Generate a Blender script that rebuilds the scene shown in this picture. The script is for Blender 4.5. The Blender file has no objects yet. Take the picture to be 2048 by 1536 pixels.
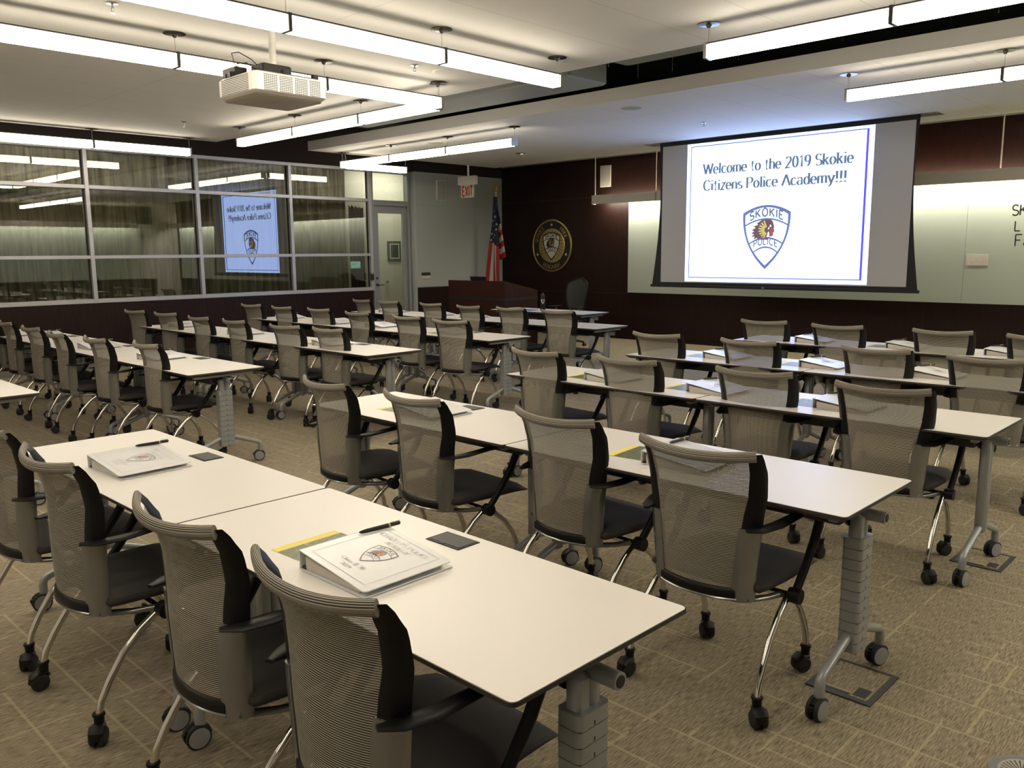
import bpy, math, random
from mathutils import Vector, Matrix
random.seed(7)
PI = math.pi
scene = bpy.context.scene
COL = scene.collection

# ------------------------------------------------------------------ camera, world, exposure
cam_d = bpy.data.cameras.new('camera')
cam_d.sensor_fit = 'HORIZONTAL'
cam_d.sensor_width = 36.0
cam_d.lens = 1677.46 * 36.0 / 2048.0
cam_d.clip_start = 0.02
cam_d.clip_end = 100
cam = bpy.data.objects.new('camera', cam_d)
COL.objects.link(cam)
_r = Vector((0.72140856, 0.69246154, -0.00816717))
_u = Vector((-0.10130404, 0.11719089, 0.98792904))
_f = Vector((-0.68505998, 0.7118731, -0.15469166))
_m = Matrix((_r, _u, -_f)).transposed().to_4x4()
_m.translation = Vector((4.20885, -1.69671, 1.58058))
cam.matrix_world = _m
scene.camera = cam

world = bpy.data.worlds.new('world')
world.use_nodes = True
world.node_tree.nodes['Background'].inputs[0].default_value = (0.9, 0.95, 1.0, 1)
world.node_tree.nodes['Background'].inputs[1].default_value = 0.0
scene.world = world
scene.view_settings.view_transform = 'Standard'
scene.view_settings.look = 'None'
scene.view_settings.exposure = 0.0
scene.view_settings.gamma = 1.0
scene.view_settings.use_curve_mapping = False
scene.cycles.use_denoising = True
scene.cycles.max_bounces = 7
scene.cycles.diffuse_bounces = 4
scene.cycles.glossy_bounces = 4
scene.cycles.transmission_bounces = 4
scene.cycles.transparent_max_bounces = 12
scene.cycles.sample_clamp_indirect = 6.0
scene.cycles.caustics_reflective = False
scene.cycles.caustics_refractive = False

TUBE = 14.4            # brightness of the pendant diffusers
TUBE_COL = (1.0, 0.885, 0.70)

# ------------------------------------------------------------------ materials
MATS = {}

def _new(name):
    m = bpy.data.materials.new(name)
    m.use_nodes = True
    nt = m.node_tree
    b = nt.nodes['Principled BSDF']
    MATS[name] = m
    return m, nt, b

def lit(name, col, rough=0.5, metal=0.0, spec=0.5, bump=0.0, bscale=200.0, var=0.0, vscale=3.0):
    """plain procedural surface with a little noise in colour and relief"""
    m, nt, b = _new(name)
    b.inputs['Roughness'].default_value = rough
    b.inputs['Metallic'].default_value = metal
    b.inputs['Specular IOR Level'].default_value = spec
    tc = nt.nodes.new('ShaderNodeTexCoord')
    n = nt.nodes.new('ShaderNodeTexNoise')
    n.inputs['Scale'].default_value = vscale
    n.inputs['Detail'].default_value = 3
    nt.links.new(tc.outputs['Object'], n.inputs['Vector'])
    mx = nt.nodes.new('ShaderNodeMix')
    mx.data_type = 'RGBA'
    mx.inputs[6].default_value = (*[c * (1 - var) for c in col], 1)
    mx.inputs[7].default_value = (*[min(1, c * (1 + var)) for c in col], 1)
    nt.links.new(n.outputs['Fac'], mx.inputs[0])
    nt.links.new(mx.outputs[2], b.inputs['Base Color'])
    if bump:
        n2 = nt.nodes.new('ShaderNodeTexNoise')
        n2.inputs['Scale'].default_value = bscale
        nt.links.new(tc.outputs['Object'], n2.inputs['Vector'])
        bp = nt.nodes.new('ShaderNodeBump')
        bp.inputs['Strength'].default_value = bump
        bp.inputs['Distance'].default_value = 0.002
        nt.links.new(n2.outputs['Fac'], bp.inputs['Height'])
        nt.links.new(bp.outputs['Normal'], b.inputs['Normal'])
    return m

def glow(name, col, strength):
    m = bpy.data.materials.new(name)
    m.use_nodes = True
    nt = m.node_tree
    nt.nodes.clear()
    e = nt.nodes.new('ShaderNodeEmission')
    e.inputs[0].default_value = (*col, 1)
    e.inputs[1].default_value = strength
    o = nt.nodes.new('ShaderNodeOutputMaterial')
    nt.links.new(e.outputs[0], o.inputs[0])
    MATS[name] = m
    return m

def math_node(nt, op, a, b=None, c=None):
    n = nt.nodes.new('ShaderNodeMath')
    n.operation = op
    for i, v in enumerate((a, b, c)):
        if v is None:
            continue
        if isinstance(v, (int, float)):
            n.inputs[i].default_value = v
        else:
            nt.links.new(v, n.inputs[i])
    return n.outputs[0]

lit('laminate', (0.80, 0.775, 0.745), 0.32, spec=0.35, var=0.012, vscale=1.2)
lit('edge_band', (0.02, 0.014, 0.012), 0.45)
lit('silver_paint', (0.34, 0.36, 0.37), 0.33, metal=0.3, bump=0.05, bscale=600)
lit('steel_brushed', (0.50, 0.49, 0.47), 0.26, metal=1.0)
lit('dark_steel', (0.03, 0.03, 0.032), 0.5)
lit('black_plastic', (0.008, 0.008, 0.0085), 0.45, spec=0.22, bump=0.08, bscale=500)
lit('black_rubber', (0.012, 0.012, 0.012), 0.65)
lit('grey_plastic', (0.16, 0.16, 0.165), 0.5)
lit('canopy_metal', (0.22, 0.20, 0.18), 0.25, metal=1.0)
lit('chrome', (0.72, 0.69, 0.64), 0.09, metal=1.0)
lit('pewter', (0.27, 0.28, 0.275), 0.2, metal=0.65, var=0.10, vscale=9)
lit('upholstery', (0.030, 0.026, 0.025), 0.75, bump=0.35, bscale=900, var=0.1, vscale=40)
lit('ceiling_paint', (0.70, 0.69, 0.67), 0.8)
lit('plenum', (0.07, 0.09, 0.08), 0.9, var=0.3)
lit('duct_grey', (0.26, 0.28, 0.27), 0.6)
lit('dark_brown_wall', (0.028, 0.021, 0.020), 0.85, spec=0.2)
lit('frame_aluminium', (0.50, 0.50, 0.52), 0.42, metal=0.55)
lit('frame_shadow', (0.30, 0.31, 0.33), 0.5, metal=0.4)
lit('grey_wall', (0.40, 0.43, 0.42), 0.75, bump=0.05, bscale=80)
lit('far_wall', (0.55, 0.55, 0.45), 0.8)
lit('white_wall', (0.66, 0.64, 0.60), 0.8)
lit('white_plastic', (0.72, 0.70, 0.66), 0.4)
lit('cream_plastic', (0.62, 0.60, 0.55), 0.45)
lit('slot_dark', (0.03, 0.03, 0.03), 0.8)
lit('grey_cloth', (0.16, 0.15, 0.14), 0.9)
lit('wheel_grey', (0.30, 0.30, 0.31), 0.45)
lit('panel_joint', (0.055, 0.03, 0.022), 0.5)
lit('skirting_grey', (0.16, 0.15, 0.13), 0.6)
lit('gasket', (0.012, 0.012, 0.012), 0.6)
lit('valance_paint', (0.60, 0.57, 0.52), 0.5)
lit('screen_fabric', (0.50, 0.50, 0.52), 0.85)
lit('screen_black', (0.010, 0.011, 0.014), 0.7)
lit('gold', (0.62, 0.47, 0.20), 0.3, metal=0.9)
lit('gold_dull', (0.30, 0.23, 0.08), 0.45, metal=0.4, var=0.35, vscale=18)
lit('ink_black', (0.008, 0.008, 0.008), 0.5)
lit('enamel_white', (0.62, 0.60, 0.54), 0.4)
lit('binder_white', (0.76, 0.77, 0.80), 0.22, spec=0.6)
lit('paper', (0.76, 0.74, 0.70), 0.8, var=0.02)
lit('paper_edge', (0.60, 0.55, 0.50), 0.85, var=0.12, vscale=300)
lit('print_grey', (0.30, 0.30, 0.31), 0.5)
lit('print_light', (0.50, 0.50, 0.51), 0.5)
lit('print_orange', (0.62, 0.22, 0.10), 0.5)
lit('yellow_paper', (0.85, 0.72, 0.16), 0.6)
lit('blue_paper', (0.04, 0.12, 0.50), 0.5)
lit('flag_navy', (0.010, 0.014, 0.035), 0.8)
lit('flag_red', (0.30, 0.018, 0.020), 0.75)
lit('flag_white', (0.52, 0.48, 0.42), 0.75)
lit('office_mesh', (0.035, 0.035, 0.034), 0.7)
lit('red_letter', (0.55, 0.03, 0.02), 0.5)
lit('sign_green', (0.30, 0.62, 0.50), 0.5)
lit('speaker_grille', (0.40, 0.40, 0.38), 0.7, var=0.2, vscale=400)
lit('diffuser_grey', (0.34, 0.31, 0.26), 0.5)
lit('art_dark', (0.06, 0.075, 0.06), 0.4, var=0.8, vscale=40)
lit('frame_grey', (0.10, 0.11, 0.09), 0.4)
glow('tube_light', TUBE_COL, TUBE * 1.75)
glow('tube_side', TUBE_COL, TUBE * 0.62)
glow('slide_white', (0.42, 0.57, 1.0), 4.2)
glow('slide_ink', (0.15, 0.205, 0.32), 1.0)
glow('slide_shield', (0.18, 0.22, 0.52), 1.0)
glow('slide_line', (0.10, 0.14, 0.60), 1.0)
glow('slide_line_blue', (0.12, 0.10, 0.85), 1.2)
glow('slide_brown', (0.20, 0.11, 0.13), 1.0)
glow('slide_red', (0.42, 0.13, 0.12), 1.0)
glow('slide_yellow', (0.70, 0.62, 0.22), 1.0)
glow('led_red', (1.0, 0.05, 0.03), 1.5)
glow('downlight_glow', (1.0, 0.9, 0.7), 1.2)
glow('wall_washer', (1.0, 0.93, 0.74), 75.0)
glow('wall_washer_up', (1.0, 0.80, 0.55), 30.0)

def wood_material():
    m, nt, b = _new('mahogany')
    tc = nt.nodes.new('ShaderNodeTexCoord')
    mp = nt.nodes.new('ShaderNodeMapping')
    mp.inputs['Scale'].default_value = (14, 14, 1.2)
    nt.links.new(tc.outputs['Object'], mp.inputs[0])
    n = nt.nodes.new('ShaderNodeTexNoise')
    n.inputs['Scale'].default_value = 4
    n.inputs['Detail'].default_value = 6
    nt.links.new(mp.outputs[0], n.inputs['Vector'])
    cr = nt.nodes.new('ShaderNodeValToRGB')
    cr.color_ramp.elements[0].position = 0.3
    cr.color_ramp.elements[0].color = (0.0095, 0.0030, 0.0024, 1)
    cr.color_ramp.elements[1].position = 0.75
    cr.color_ramp.elements[1].color = (0.0205, 0.0062, 0.0042, 1)
    nt.links.new(n.outputs['Fac'], cr.inputs[0])
    nt.links.new(cr.outputs[0], b.inputs['Base Color'])
    b.inputs['Roughness'].default_value = 0.45
    b.inputs['Specular IOR Level'].default_value = 0.25
wood_material()
_m2 = MATS['mahogany'].copy(); _m2.name = 'lectern_wood'; MATS['lectern_wood'] = _m2
_e = [n for n in _m2.node_tree.nodes if n.type == 'VALTORGB'][0].color_ramp.elements
_e[0].color = (0.022, 0.0066, 0.0052, 1); _e[1].color = (0.040, 0.0125, 0.009, 1)

def carpet_material():
    m, nt, b = _new('carpet')
    tc = nt.nodes.new('ShaderNodeTexCoord')
    O = tc.outputs['Object']

    def noise(scale, vec, detail=2, mapscale=None):
        if mapscale:
            mp = nt.nodes.new('ShaderNodeMapping')
            mp.inputs['Scale'].default_value = mapscale
            nt.links.new(vec, mp.inputs[0])
            vec = mp.outputs[0]
        n = nt.nodes.new('ShaderNodeTexNoise')
        n.inputs['Scale'].default_value = scale
        n.inputs['Detail'].default_value = detail
        nt.links.new(vec, n.inputs['Vector'])
        return n.outputs['Fac']

    def lines(rot, width, height, off, mortar, seed):
        mp = nt.nodes.new('ShaderNodeMapping')
        mp.inputs['Rotation'].default_value = (0, 0, rot)
        mp.inputs['Location'].default_value = (seed, seed * 1.7, 0)
        nt.links.new(O, mp.inputs[0])
        # wobble so that the threads are not ruler straight
        br = nt.nodes.new('ShaderNodeTexBrick')
        br.offset = off
        br.offset_frequency = 2
        br.squash = 0.6
        br.squash_frequency = 3
        br.inputs['Color1'].default_value = (0, 0, 0, 1)
        br.inputs['Color2'].default_value = (0, 0, 0, 1)
        br.inputs['Mortar'].default_value = (1, 1, 1, 1)
        br.inputs['Scale'].default_value = 1.0
        br.inputs['Mortar Size'].default_value = mortar
        br.inputs['Mortar Smooth'].default_value = 0.2
        br.inputs['Brick Width'].default_value = width
        br.inputs['Row Height'].default_value = height
        nt.links.new(mp.outputs[0], br.inputs['Vector'])
        return br.outputs['Color']
    def sep(c):
        s = nt.nodes.new('ShaderNodeSeparateColor')
        nt.links.new(c, s.inputs[0])
        return s.outputs[0]
    l1 = sep(lines(0, 1.05, 0.21, 0.37, 0.0058, 0.3))
    l2 = sep(lines(PI / 2, 1.25, 0.37, 0.61, 0.0052, 1.9))
    k1 = math_node(nt, 'GREATER_THAN', noise(1.7, O, 2), 0.46)
    k2 = math_node(nt, 'GREATER_THAN', noise(1.9, O, 2, (1.0, 1.4, 1)), 0.50)
    thread = math_node(nt, 'MAXIMUM', math_node(nt, 'MULTIPLY', l1, k1), math_node(nt, 'MULTIPLY', l2, k2))
    grit = noise(330, O, 2)
    thread = math_node(nt, 'MULTIPLY', thread, math_node(nt, 'GREATER_THAN', grit, 0.42))
    # fine pile ridges running along Y
    rid = noise(1.0, O, 3, (260, 22, 1))
    fine = noise(420, O, 2)
    h = math_node(nt, 'ADD', math_node(nt, 'MULTIPLY', rid, 0.7), math_node(nt, 'MULTIPLY', fine, 0.6))
    cr = nt.nodes.new('ShaderNodeValToRGB')
    cr.color_ramp.elements[0].position = 0.46
    cr.color_ramp.elements[0].color = (0.085, 0.070, 0.046, 1)
    cr.color_ramp.elements[1].position = 0.84
    cr.color_ramp.elements[1].color = (0.44, 0.375, 0.27, 1)
    nt.links.new(h, cr.inputs[0])
    big = noise(0.9, O, 3)
    hs = nt.nodes.new('ShaderNodeHueSaturation')
    nt.links.new(cr.outputs[0], hs.inputs['Color'])
    nt.links.new(math_node(nt, 'MULTIPLY_ADD', big, 0.35, 0.83), hs.inputs['Value'])
    mx = nt.nodes.new('ShaderNodeMix')
    mx.data_type = 'RGBA'
    nt.links.new(math_node(nt, 'MULTIPLY', thread, 0.6), mx.inputs[0])
    nt.links.new(hs.outputs[0], mx.inputs[6])
    mx.inputs[7].default_value = (0.48, 0.41, 0.26, 1)
    nt.links.new(mx.outputs[2], b.inputs['Base Color'])
    b.inputs['Roughness'].default_value = 0.95
    b.inputs['Specular IOR Level'].default_value = 0.1
    bp = nt.nodes.new('ShaderNodeBump')
    bp.inputs['Strength'].default_value = 0.6
    bp.inputs['Distance'].default_value = 0.004
    nt.links.new(h, bp.inputs['Height'])
    nt.links.new(bp.outputs['Normal'], b.inputs['Normal'])
carpet_material()

def ceiling_tiles_material():
    m, nt, b = _new('ceiling_tiles')
    tc = nt.nodes.new('ShaderNodeTexCoord')
    sp = nt.nodes.new('ShaderNodeSeparateXYZ')
    nt.links.new(tc.outputs['Object'], sp.inputs[0])
    def seam(v, off, pitch, w):
        a = math_node(nt, 'ADD', v, -off + pitch * 60)
        f = math_node(nt, 'MODULO', a, pitch)
        return math_node(nt, 'LESS_THAN', f, w)
    s1 = seam(sp.outputs[0], 0.07, 0.61, 0.006)
    s2 = seam(sp.outputs[1], 1.82, 2.44, 0.006)
    s = math_node(nt, 'MAXIMUM', s1, s2)
    mx = nt.nodes.new('ShaderNodeMix')
    mx.data_type = 'RGBA'
    nt.links.new(s, mx.inputs[0])
    mx.inputs[6].default_value = (0.70, 0.69, 0.66, 1)
    mx.inputs[7].default_value = (0.50, 0.48, 0.44, 1)
    nt.links.new(mx.outputs[2], b.inputs['Base Color'])
    b.inputs['Roughness'].default_value = 0.75
ceiling_tiles_material()

def stripe_material():
    """striped see-through mesh of the chair backs; UV.y runs in metres across the stripes"""
    m, nt, b = _new('striped_mesh')
    uv = nt.nodes.new('ShaderNodeUVMap')
    sp = nt.nodes.new('ShaderNodeSeparateXYZ')
    nt.links.new(uv.outputs[0], sp.inputs[0])
    ph = math_node(nt, 'MULTIPLY', sp.outputs[1], 2 * PI / 0.0058)
    sn = math_node(nt, 'SINE', ph)
    st = nt.nodes.new('ShaderNodeMapRange')
    st.inputs['From Min'].default_value = -0.25
    st.inputs['From Max'].default_value = 0.25
    nt.links.new(sn, st.inputs['Value'])
    mx = nt.nodes.new('ShaderNodeMix')
    mx.data_type = 'RGBA'
    nt.links.new(st.outputs[0], mx.inputs[0])
    mx.inputs[6].default_value = (0.022, 0.017, 0.013, 1)
    mx.inputs[7].default_value = (0.46, 0.43, 0.36, 1)
    nt.links.new(mx.outputs[2], b.inputs['Base Color'])
    b.inputs['Roughness'].default_value = 0.8
    # holes sit in the dark lines
    hole = math_node(nt, 'LESS_THAN', sn, -0.05)
    al = math_node(nt, 'MULTIPLY_ADD', hole, -0.30, 1.0)
    nt.links.new(al, b.inputs['Alpha'])
    # rolled rail: same cloth, no holes
    m2 = m.copy()
    m2.name = 'striped_roll'
    b2 = m2.node_tree.nodes['Principled BSDF']
    for l in list(b2.inputs['Alpha'].links):
        m2.node_tree.links.remove(l)
    b2.inputs['Alpha'].default_value = 1
    MATS['striped_roll'] = m2
stripe_material()

def glass_material(name, tint, refl):
    m = bpy.data.materials.new(name)
    m.use_nodes = True
    nt = m.node_tree
    nt.nodes.clear()
    t = nt.nodes.new('ShaderNodeBsdfTransparent')
    t.inputs[0].default_value = (*tint, 1)
    g = nt.nodes.new('ShaderNodeBsdfGlossy')
    g.inputs['Roughness'].default_value = 0.0
    g.inputs['Color'].default_value = (1, 1, 1, 1)
    fr = nt.nodes.new('ShaderNodeFresnel')
    fr.inputs[0].default_value = 1.5
    mx = nt.nodes.new('ShaderNodeMixShader')
    nt.links.new(math_node(nt, 'MULTIPLY_ADD', fr.outputs[0], 1.0, refl), mx.inputs[0])
    nt.links.new(t.outputs[0], mx.inputs[1])
    nt.links.new(g.outputs[0], mx.inputs[2])
    o = nt.nodes.new('ShaderNodeOutputMaterial')
    nt.links.new(mx.outputs[0], o.inputs[0])
    MATS[name] = m
glass_material('clear_glass', (0.92, 0.94, 0.90), 0.10)
glass_material('dimmed_glass', (0.44, 0.455, 0.39), 0.12)  # tint darkens the lower panes, standing in for weaker light behind them
glass_material('door_glass', (0.90, 0.92, 0.88), 0.02)

def curtain_material():
    m, nt, b = _new('curtain_cloth')
    tc = nt.nodes.new('ShaderNodeTexCoord')
    mp = nt.nodes.new('ShaderNodeMapping')
    mp.inputs['Scale'].default_value = (1, 12, 0.6)
    nt.links.new(tc.outputs['Object'], mp.inputs[0])
    n = nt.nodes.new('ShaderNodeTexNoise')
    n.inputs['Scale'].default_value = 1.5
    n.inputs['Detail'].default_value = 4
    nt.links.new(mp.outputs[0], n.inputs['Vector'])
    cr = nt.nodes.new('ShaderNodeValToRGB')
    cr.color_ramp.elements[0].position = 0.3
    cr.color_ramp.elements[0].color = (0.30, 0.28, 0.21, 1)  # upright streaks put the light and shade of folds into the cloth colour
    cr.color_ramp.elements[1].position = 0.7
    cr.color_ramp.elements[1].color = (0.82, 0.79, 0.64, 1)
    nt.links.new(n.outputs['Fac'], cr.inputs[0])
    nt.links.new(cr.outputs[0], b.inputs['Base Color'])
    b.inputs['Roughness'].default_value = 0.9
curtain_material()

def board_material():
    m, nt, b = _new('glass_board')
    b.inputs['Base Color'].default_value = (0.44, 0.49, 0.44, 1)
    b.inputs['Roughness'].default_value = 0.28
    b.inputs['Specular IOR Level'].default_value = 0.4
    n = nt.nodes.new('ShaderNodeTexNoise')
    n.inputs['Scale'].default_value = 2
    mx = nt.nodes.new('ShaderNodeMix')
    mx.data_type = 'RGBA'
    mx.inputs[6].default_value = (0.42, 0.47, 0.42, 1)
    mx.inputs[7].default_value = (0.45, 0.50, 0.45, 1)
    nt.links.new(n.outputs['Fac'], mx.inputs[0])
    nt.links.new(mx.outputs[2], b.inputs['Base Color'])
board_material()

def photo_material():
    m, nt, b = _new('booklet_photo')
    tc = nt.nodes.new('ShaderNodeTexCoord')
    v = nt.nodes.new('ShaderNodeTexVoronoi')
    v.inputs['Scale'].default_value = 38
    nt.links.new(tc.outputs['Object'], v.inputs['Vector'])
    n = nt.nodes.new('ShaderNodeTexNoise')
    n.inputs['Scale'].default_value = 34
    nt.links.new(tc.outputs['Object'], n.inputs['Vector'])
    n.inputs['Detail'].default_value = 6
    cr = nt.nodes.new('ShaderNodeValToRGB')
    e = cr.color_ramp.elements
    e[0].position = 0.30; e[0].color = (0.05, 0.04, 0.02, 1)
    e[1].position = 0.75; e[1].color = (0.55, 0.22, 0.08, 1)
    for p, c in ((0.42, (0.16, 0.12, 0.05, 1)), (0.50, (0.10, 0.20, 0.06, 1)), (0.56, (0.09, 0.07, 0.05, 1)), (0.63, (0.30, 0.24, 0.12, 1))):
        k = e.new(p); k.color = c
    nt.links.new(n.outputs['Fac'], cr.inputs[0])
    nt.links.new(cr.outputs[0], b.inputs['Base Color'])
    b.inputs['Roughness'].default_value = 0.35
photo_material()

lerp_ = lambda a, b, t: a + (b - a) * t
# ------------------------------------------------------------------ mesh building helpers
class MB:
    def __init__(self):
        self.v = []; self.f = []; self.mi = []; self.uv = {}; self.mats = []
    def mat(self, name):
        if name not in self.mats:
            self.mats.append(name)
        return self.mats.index(name)
    def add(self, vs, fs, mat, uvs=None):
        b = len(self.v); k = self.mat(mat)
        self.v += [tuple(x) for x in vs]
        for i, f in enumerate(fs):
            if uvs:
                self.uv[len(self.f)] = [uvs[j] for j in f]
            self.f.append([b + j for j in f]); self.mi.append(k)
        return self
    def box(self, x0, x1, y0, y1, z0, z1, mat, c=0.0):
        if c <= 0:
            vs = [(x, y, z) for x in (x0, x1) for y in (y0, y1) for z in (z0, z1)]
            fs = [(0, 1, 3, 2), (4, 6, 7, 5), (0, 4, 5, 1), (2, 3, 7, 6), (0, 2, 6, 4), (1, 5, 7, 3)]
            return self.add(vs, fs, mat)
        # chamfered box
        vs = []
        for z, k in ((z0, c), (z0 + c, 0), (z1 - c, 0), (z1, c)):
            a0, a1, b0, b1 = x0 + k, x1 - k, y0 + k, y1 - k
            q = c
            vs += [(a0 + q, b0, z), (a1 - q, b0, z), (a1, b0 + q, z), (a1, b1 - q, z), (a1 - q, b1, z), (a0 + q, b1, z), (a0, b1 - q, z), (a0, b0 + q, z)]
        fs = [tuple(range(7, -1, -1)), tuple(range(24, 32))]
        for r in range(3):
            for i in range(8):
                j = (i + 1) % 8
                fs.append((r * 8 + i, r * 8 + j, r * 8 + 8 + j, r * 8 + 8 + i))
        return self.add(vs, fs, mat)
    def prism(self, poly, z0, z1, mat, fn=None):
        """2-D outline (x, y) extruded z0..z1; fn maps (x, y, z) to space"""
        n = len(poly)
        vs = [(x, y, z0) for x, y in poly] + [(x, y, z1) for x, y in poly]
        if fn: vs = [fn(*p) for p in vs]
        fs = [tuple(range(n - 1, -1, -1)), tuple(range(n, 2 * n))] + [(i, (i + 1) % n, n + (i + 1) % n, n + i) for i in range(n)]
        return self.add(vs, fs, mat)
    def sweep(self, pts, sizes, mat, n=10, up=(0, 0, 1), caps=True, closed=False, uvy=False):
        pts = [Vector(p) for p in pts]
        if not isinstance(sizes, list): sizes = [sizes] * len(pts)
        sizes = [(s, s) if isinstance(s, (int, float)) else s for s in sizes]
        up = Vector(up); vs = []; uvs = []; L = 0
        m = len(pts)
        for i, p in enumerate(pts):
            a = pts[(i - 1) % m] if closed or i > 0 else p
            b = pts[(i + 1) % m] if closed or i < m - 1 else p
            t = (b - a).normalized()
            s = t.cross(up)
            if s.length < 1e-4: s = t.cross(Vector((0, 1, 0.01)))
            s.normalize(); w = s.cross(t).normalized()
            if i: L += (p - pts[i - 1]).length
            for k in range(n):
                an = 2 * PI * k / n
                vs.append(p + s * (math.cos(an) * sizes[i][0]) + w * (math.sin(an) * sizes[i][1]))
                uvs.append((L, an * max(sizes[i])))
        fs = []
        for i in range(m if closed else m - 1):
            for k in range(n):
                k2 = (k + 1) % n; i2 = (i + 1) % m
                fs.append((i * n + k, i * n + k2, i2 * n + k2, i2 * n + k))
        if caps and not closed:
            fs.append(tuple(range(n - 1, -1, -1))); fs.append(tuple(range((m - 1) * n, m * n)))
        return self.add(vs, fs, mat, uvs if uvy else None)
    def cyl(self, a, b, r, mat, n=14, r2=None):
        return self.sweep([a, b], [r, r if r2 is None else r2], mat, n=n)
    def lathe(self, prof, mat, n=20, fn=None):
        vs = []; fs = []
        for r, z in prof:
            for k in range(n):
                an = 2 * PI * k / n
                vs.append((r * math.cos(an), r * math.sin(an), z))
        if fn: vs = [fn(*p) for p in vs]
        for i in range(len(prof) - 1):
            for k in range(n):
                k2 = (k + 1) % n
                fs.append((i * n + k, i * n + k2, i * n + n + k2, i * n + n + k))
        fs.append(tuple(range(n - 1, -1, -1))); fs.append(tuple(range((len(prof) - 1) * n, len(prof) * n)))
        return self.add(vs, fs, mat)
    def grid(self, fn, nu, nv, mat, uvfn=None):
        vs = [fn(i / nu, j / nv) for j in range(nv + 1) for i in range(nu + 1)]
        uvs = [uvfn(i / nu, j / nv) for j in range(nv + 1) for i in range(nu + 1)] if uvfn else None
        fs = [(j * (nu + 1) + i, j * (nu + 1) + i + 1, (j + 1) * (nu + 1) + i + 1, (j + 1) * (nu + 1) + i) for j in range(nv) for i in range(nu)]
        return self.add(vs, fs, mat, uvs)
    def polys(self, plist, mat, fn):
        for pl in plist:
            self.add([fn(x, y) for x, y in pl], [tuple(range(len(pl)))], mat)
        return self
    def shift(self, dx=0, dy=0, dz=0):
        self.v = [(x + dx, y + dy, z + dz) for x, y, z in self.v]
        return self
    def obj(self, name, parent=None, smooth=True, ang=38):
        me = bpy.data.meshes.new(name)
        me.from_pydata(self.v, [], self.f)
        for n in self.mats: me.materials.append(MATS[n])
        me.polygons.foreach_set('material_index', self.mi)
        if self.uv:
            ul = me.uv_layers.new(name='UVMap')
            for p in me.polygons:
                if p.index in self.uv:
                    for li, c in zip(p.loop_indices, self.uv[p.index]): ul.data[li].uv = c
        if smooth:
            me.shade_smooth(); me.set_sharp_from_angle(angle=math.radians(ang))
        me.update()
        o = bpy.data.objects.new(name, me)
        COL.objects.link(o)
        if parent: o.parent = parent
        return o

def tag(o, label=None, cat=None, group=None, kind=None):
    if label: o['label'] = label
    if cat: o['category'] = cat
    if group: o['group'] = group
    if kind: o['kind'] = kind
    return o
def thing(name, loc=(0, 0, 0), rz=0.0):
    o = bpy.data.objects.new(name, None)
    o.empty_display_size = 0.1
    o.location = loc; o.rotation_euler = (0, 0, rz)
    COL.objects.link(o)
    return o
def dup(o, parent=None):
    c = o.copy(); COL.objects.link(c); c.parent = parent
    for k in ('label', 'category', 'group'):
        if parent is None and k in c: del c[k]
    for ch in list(o.children): dup(ch, c)
    return c
def struct(o, label=None):
    return tag(o, label, None, None, 'structure')

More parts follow.
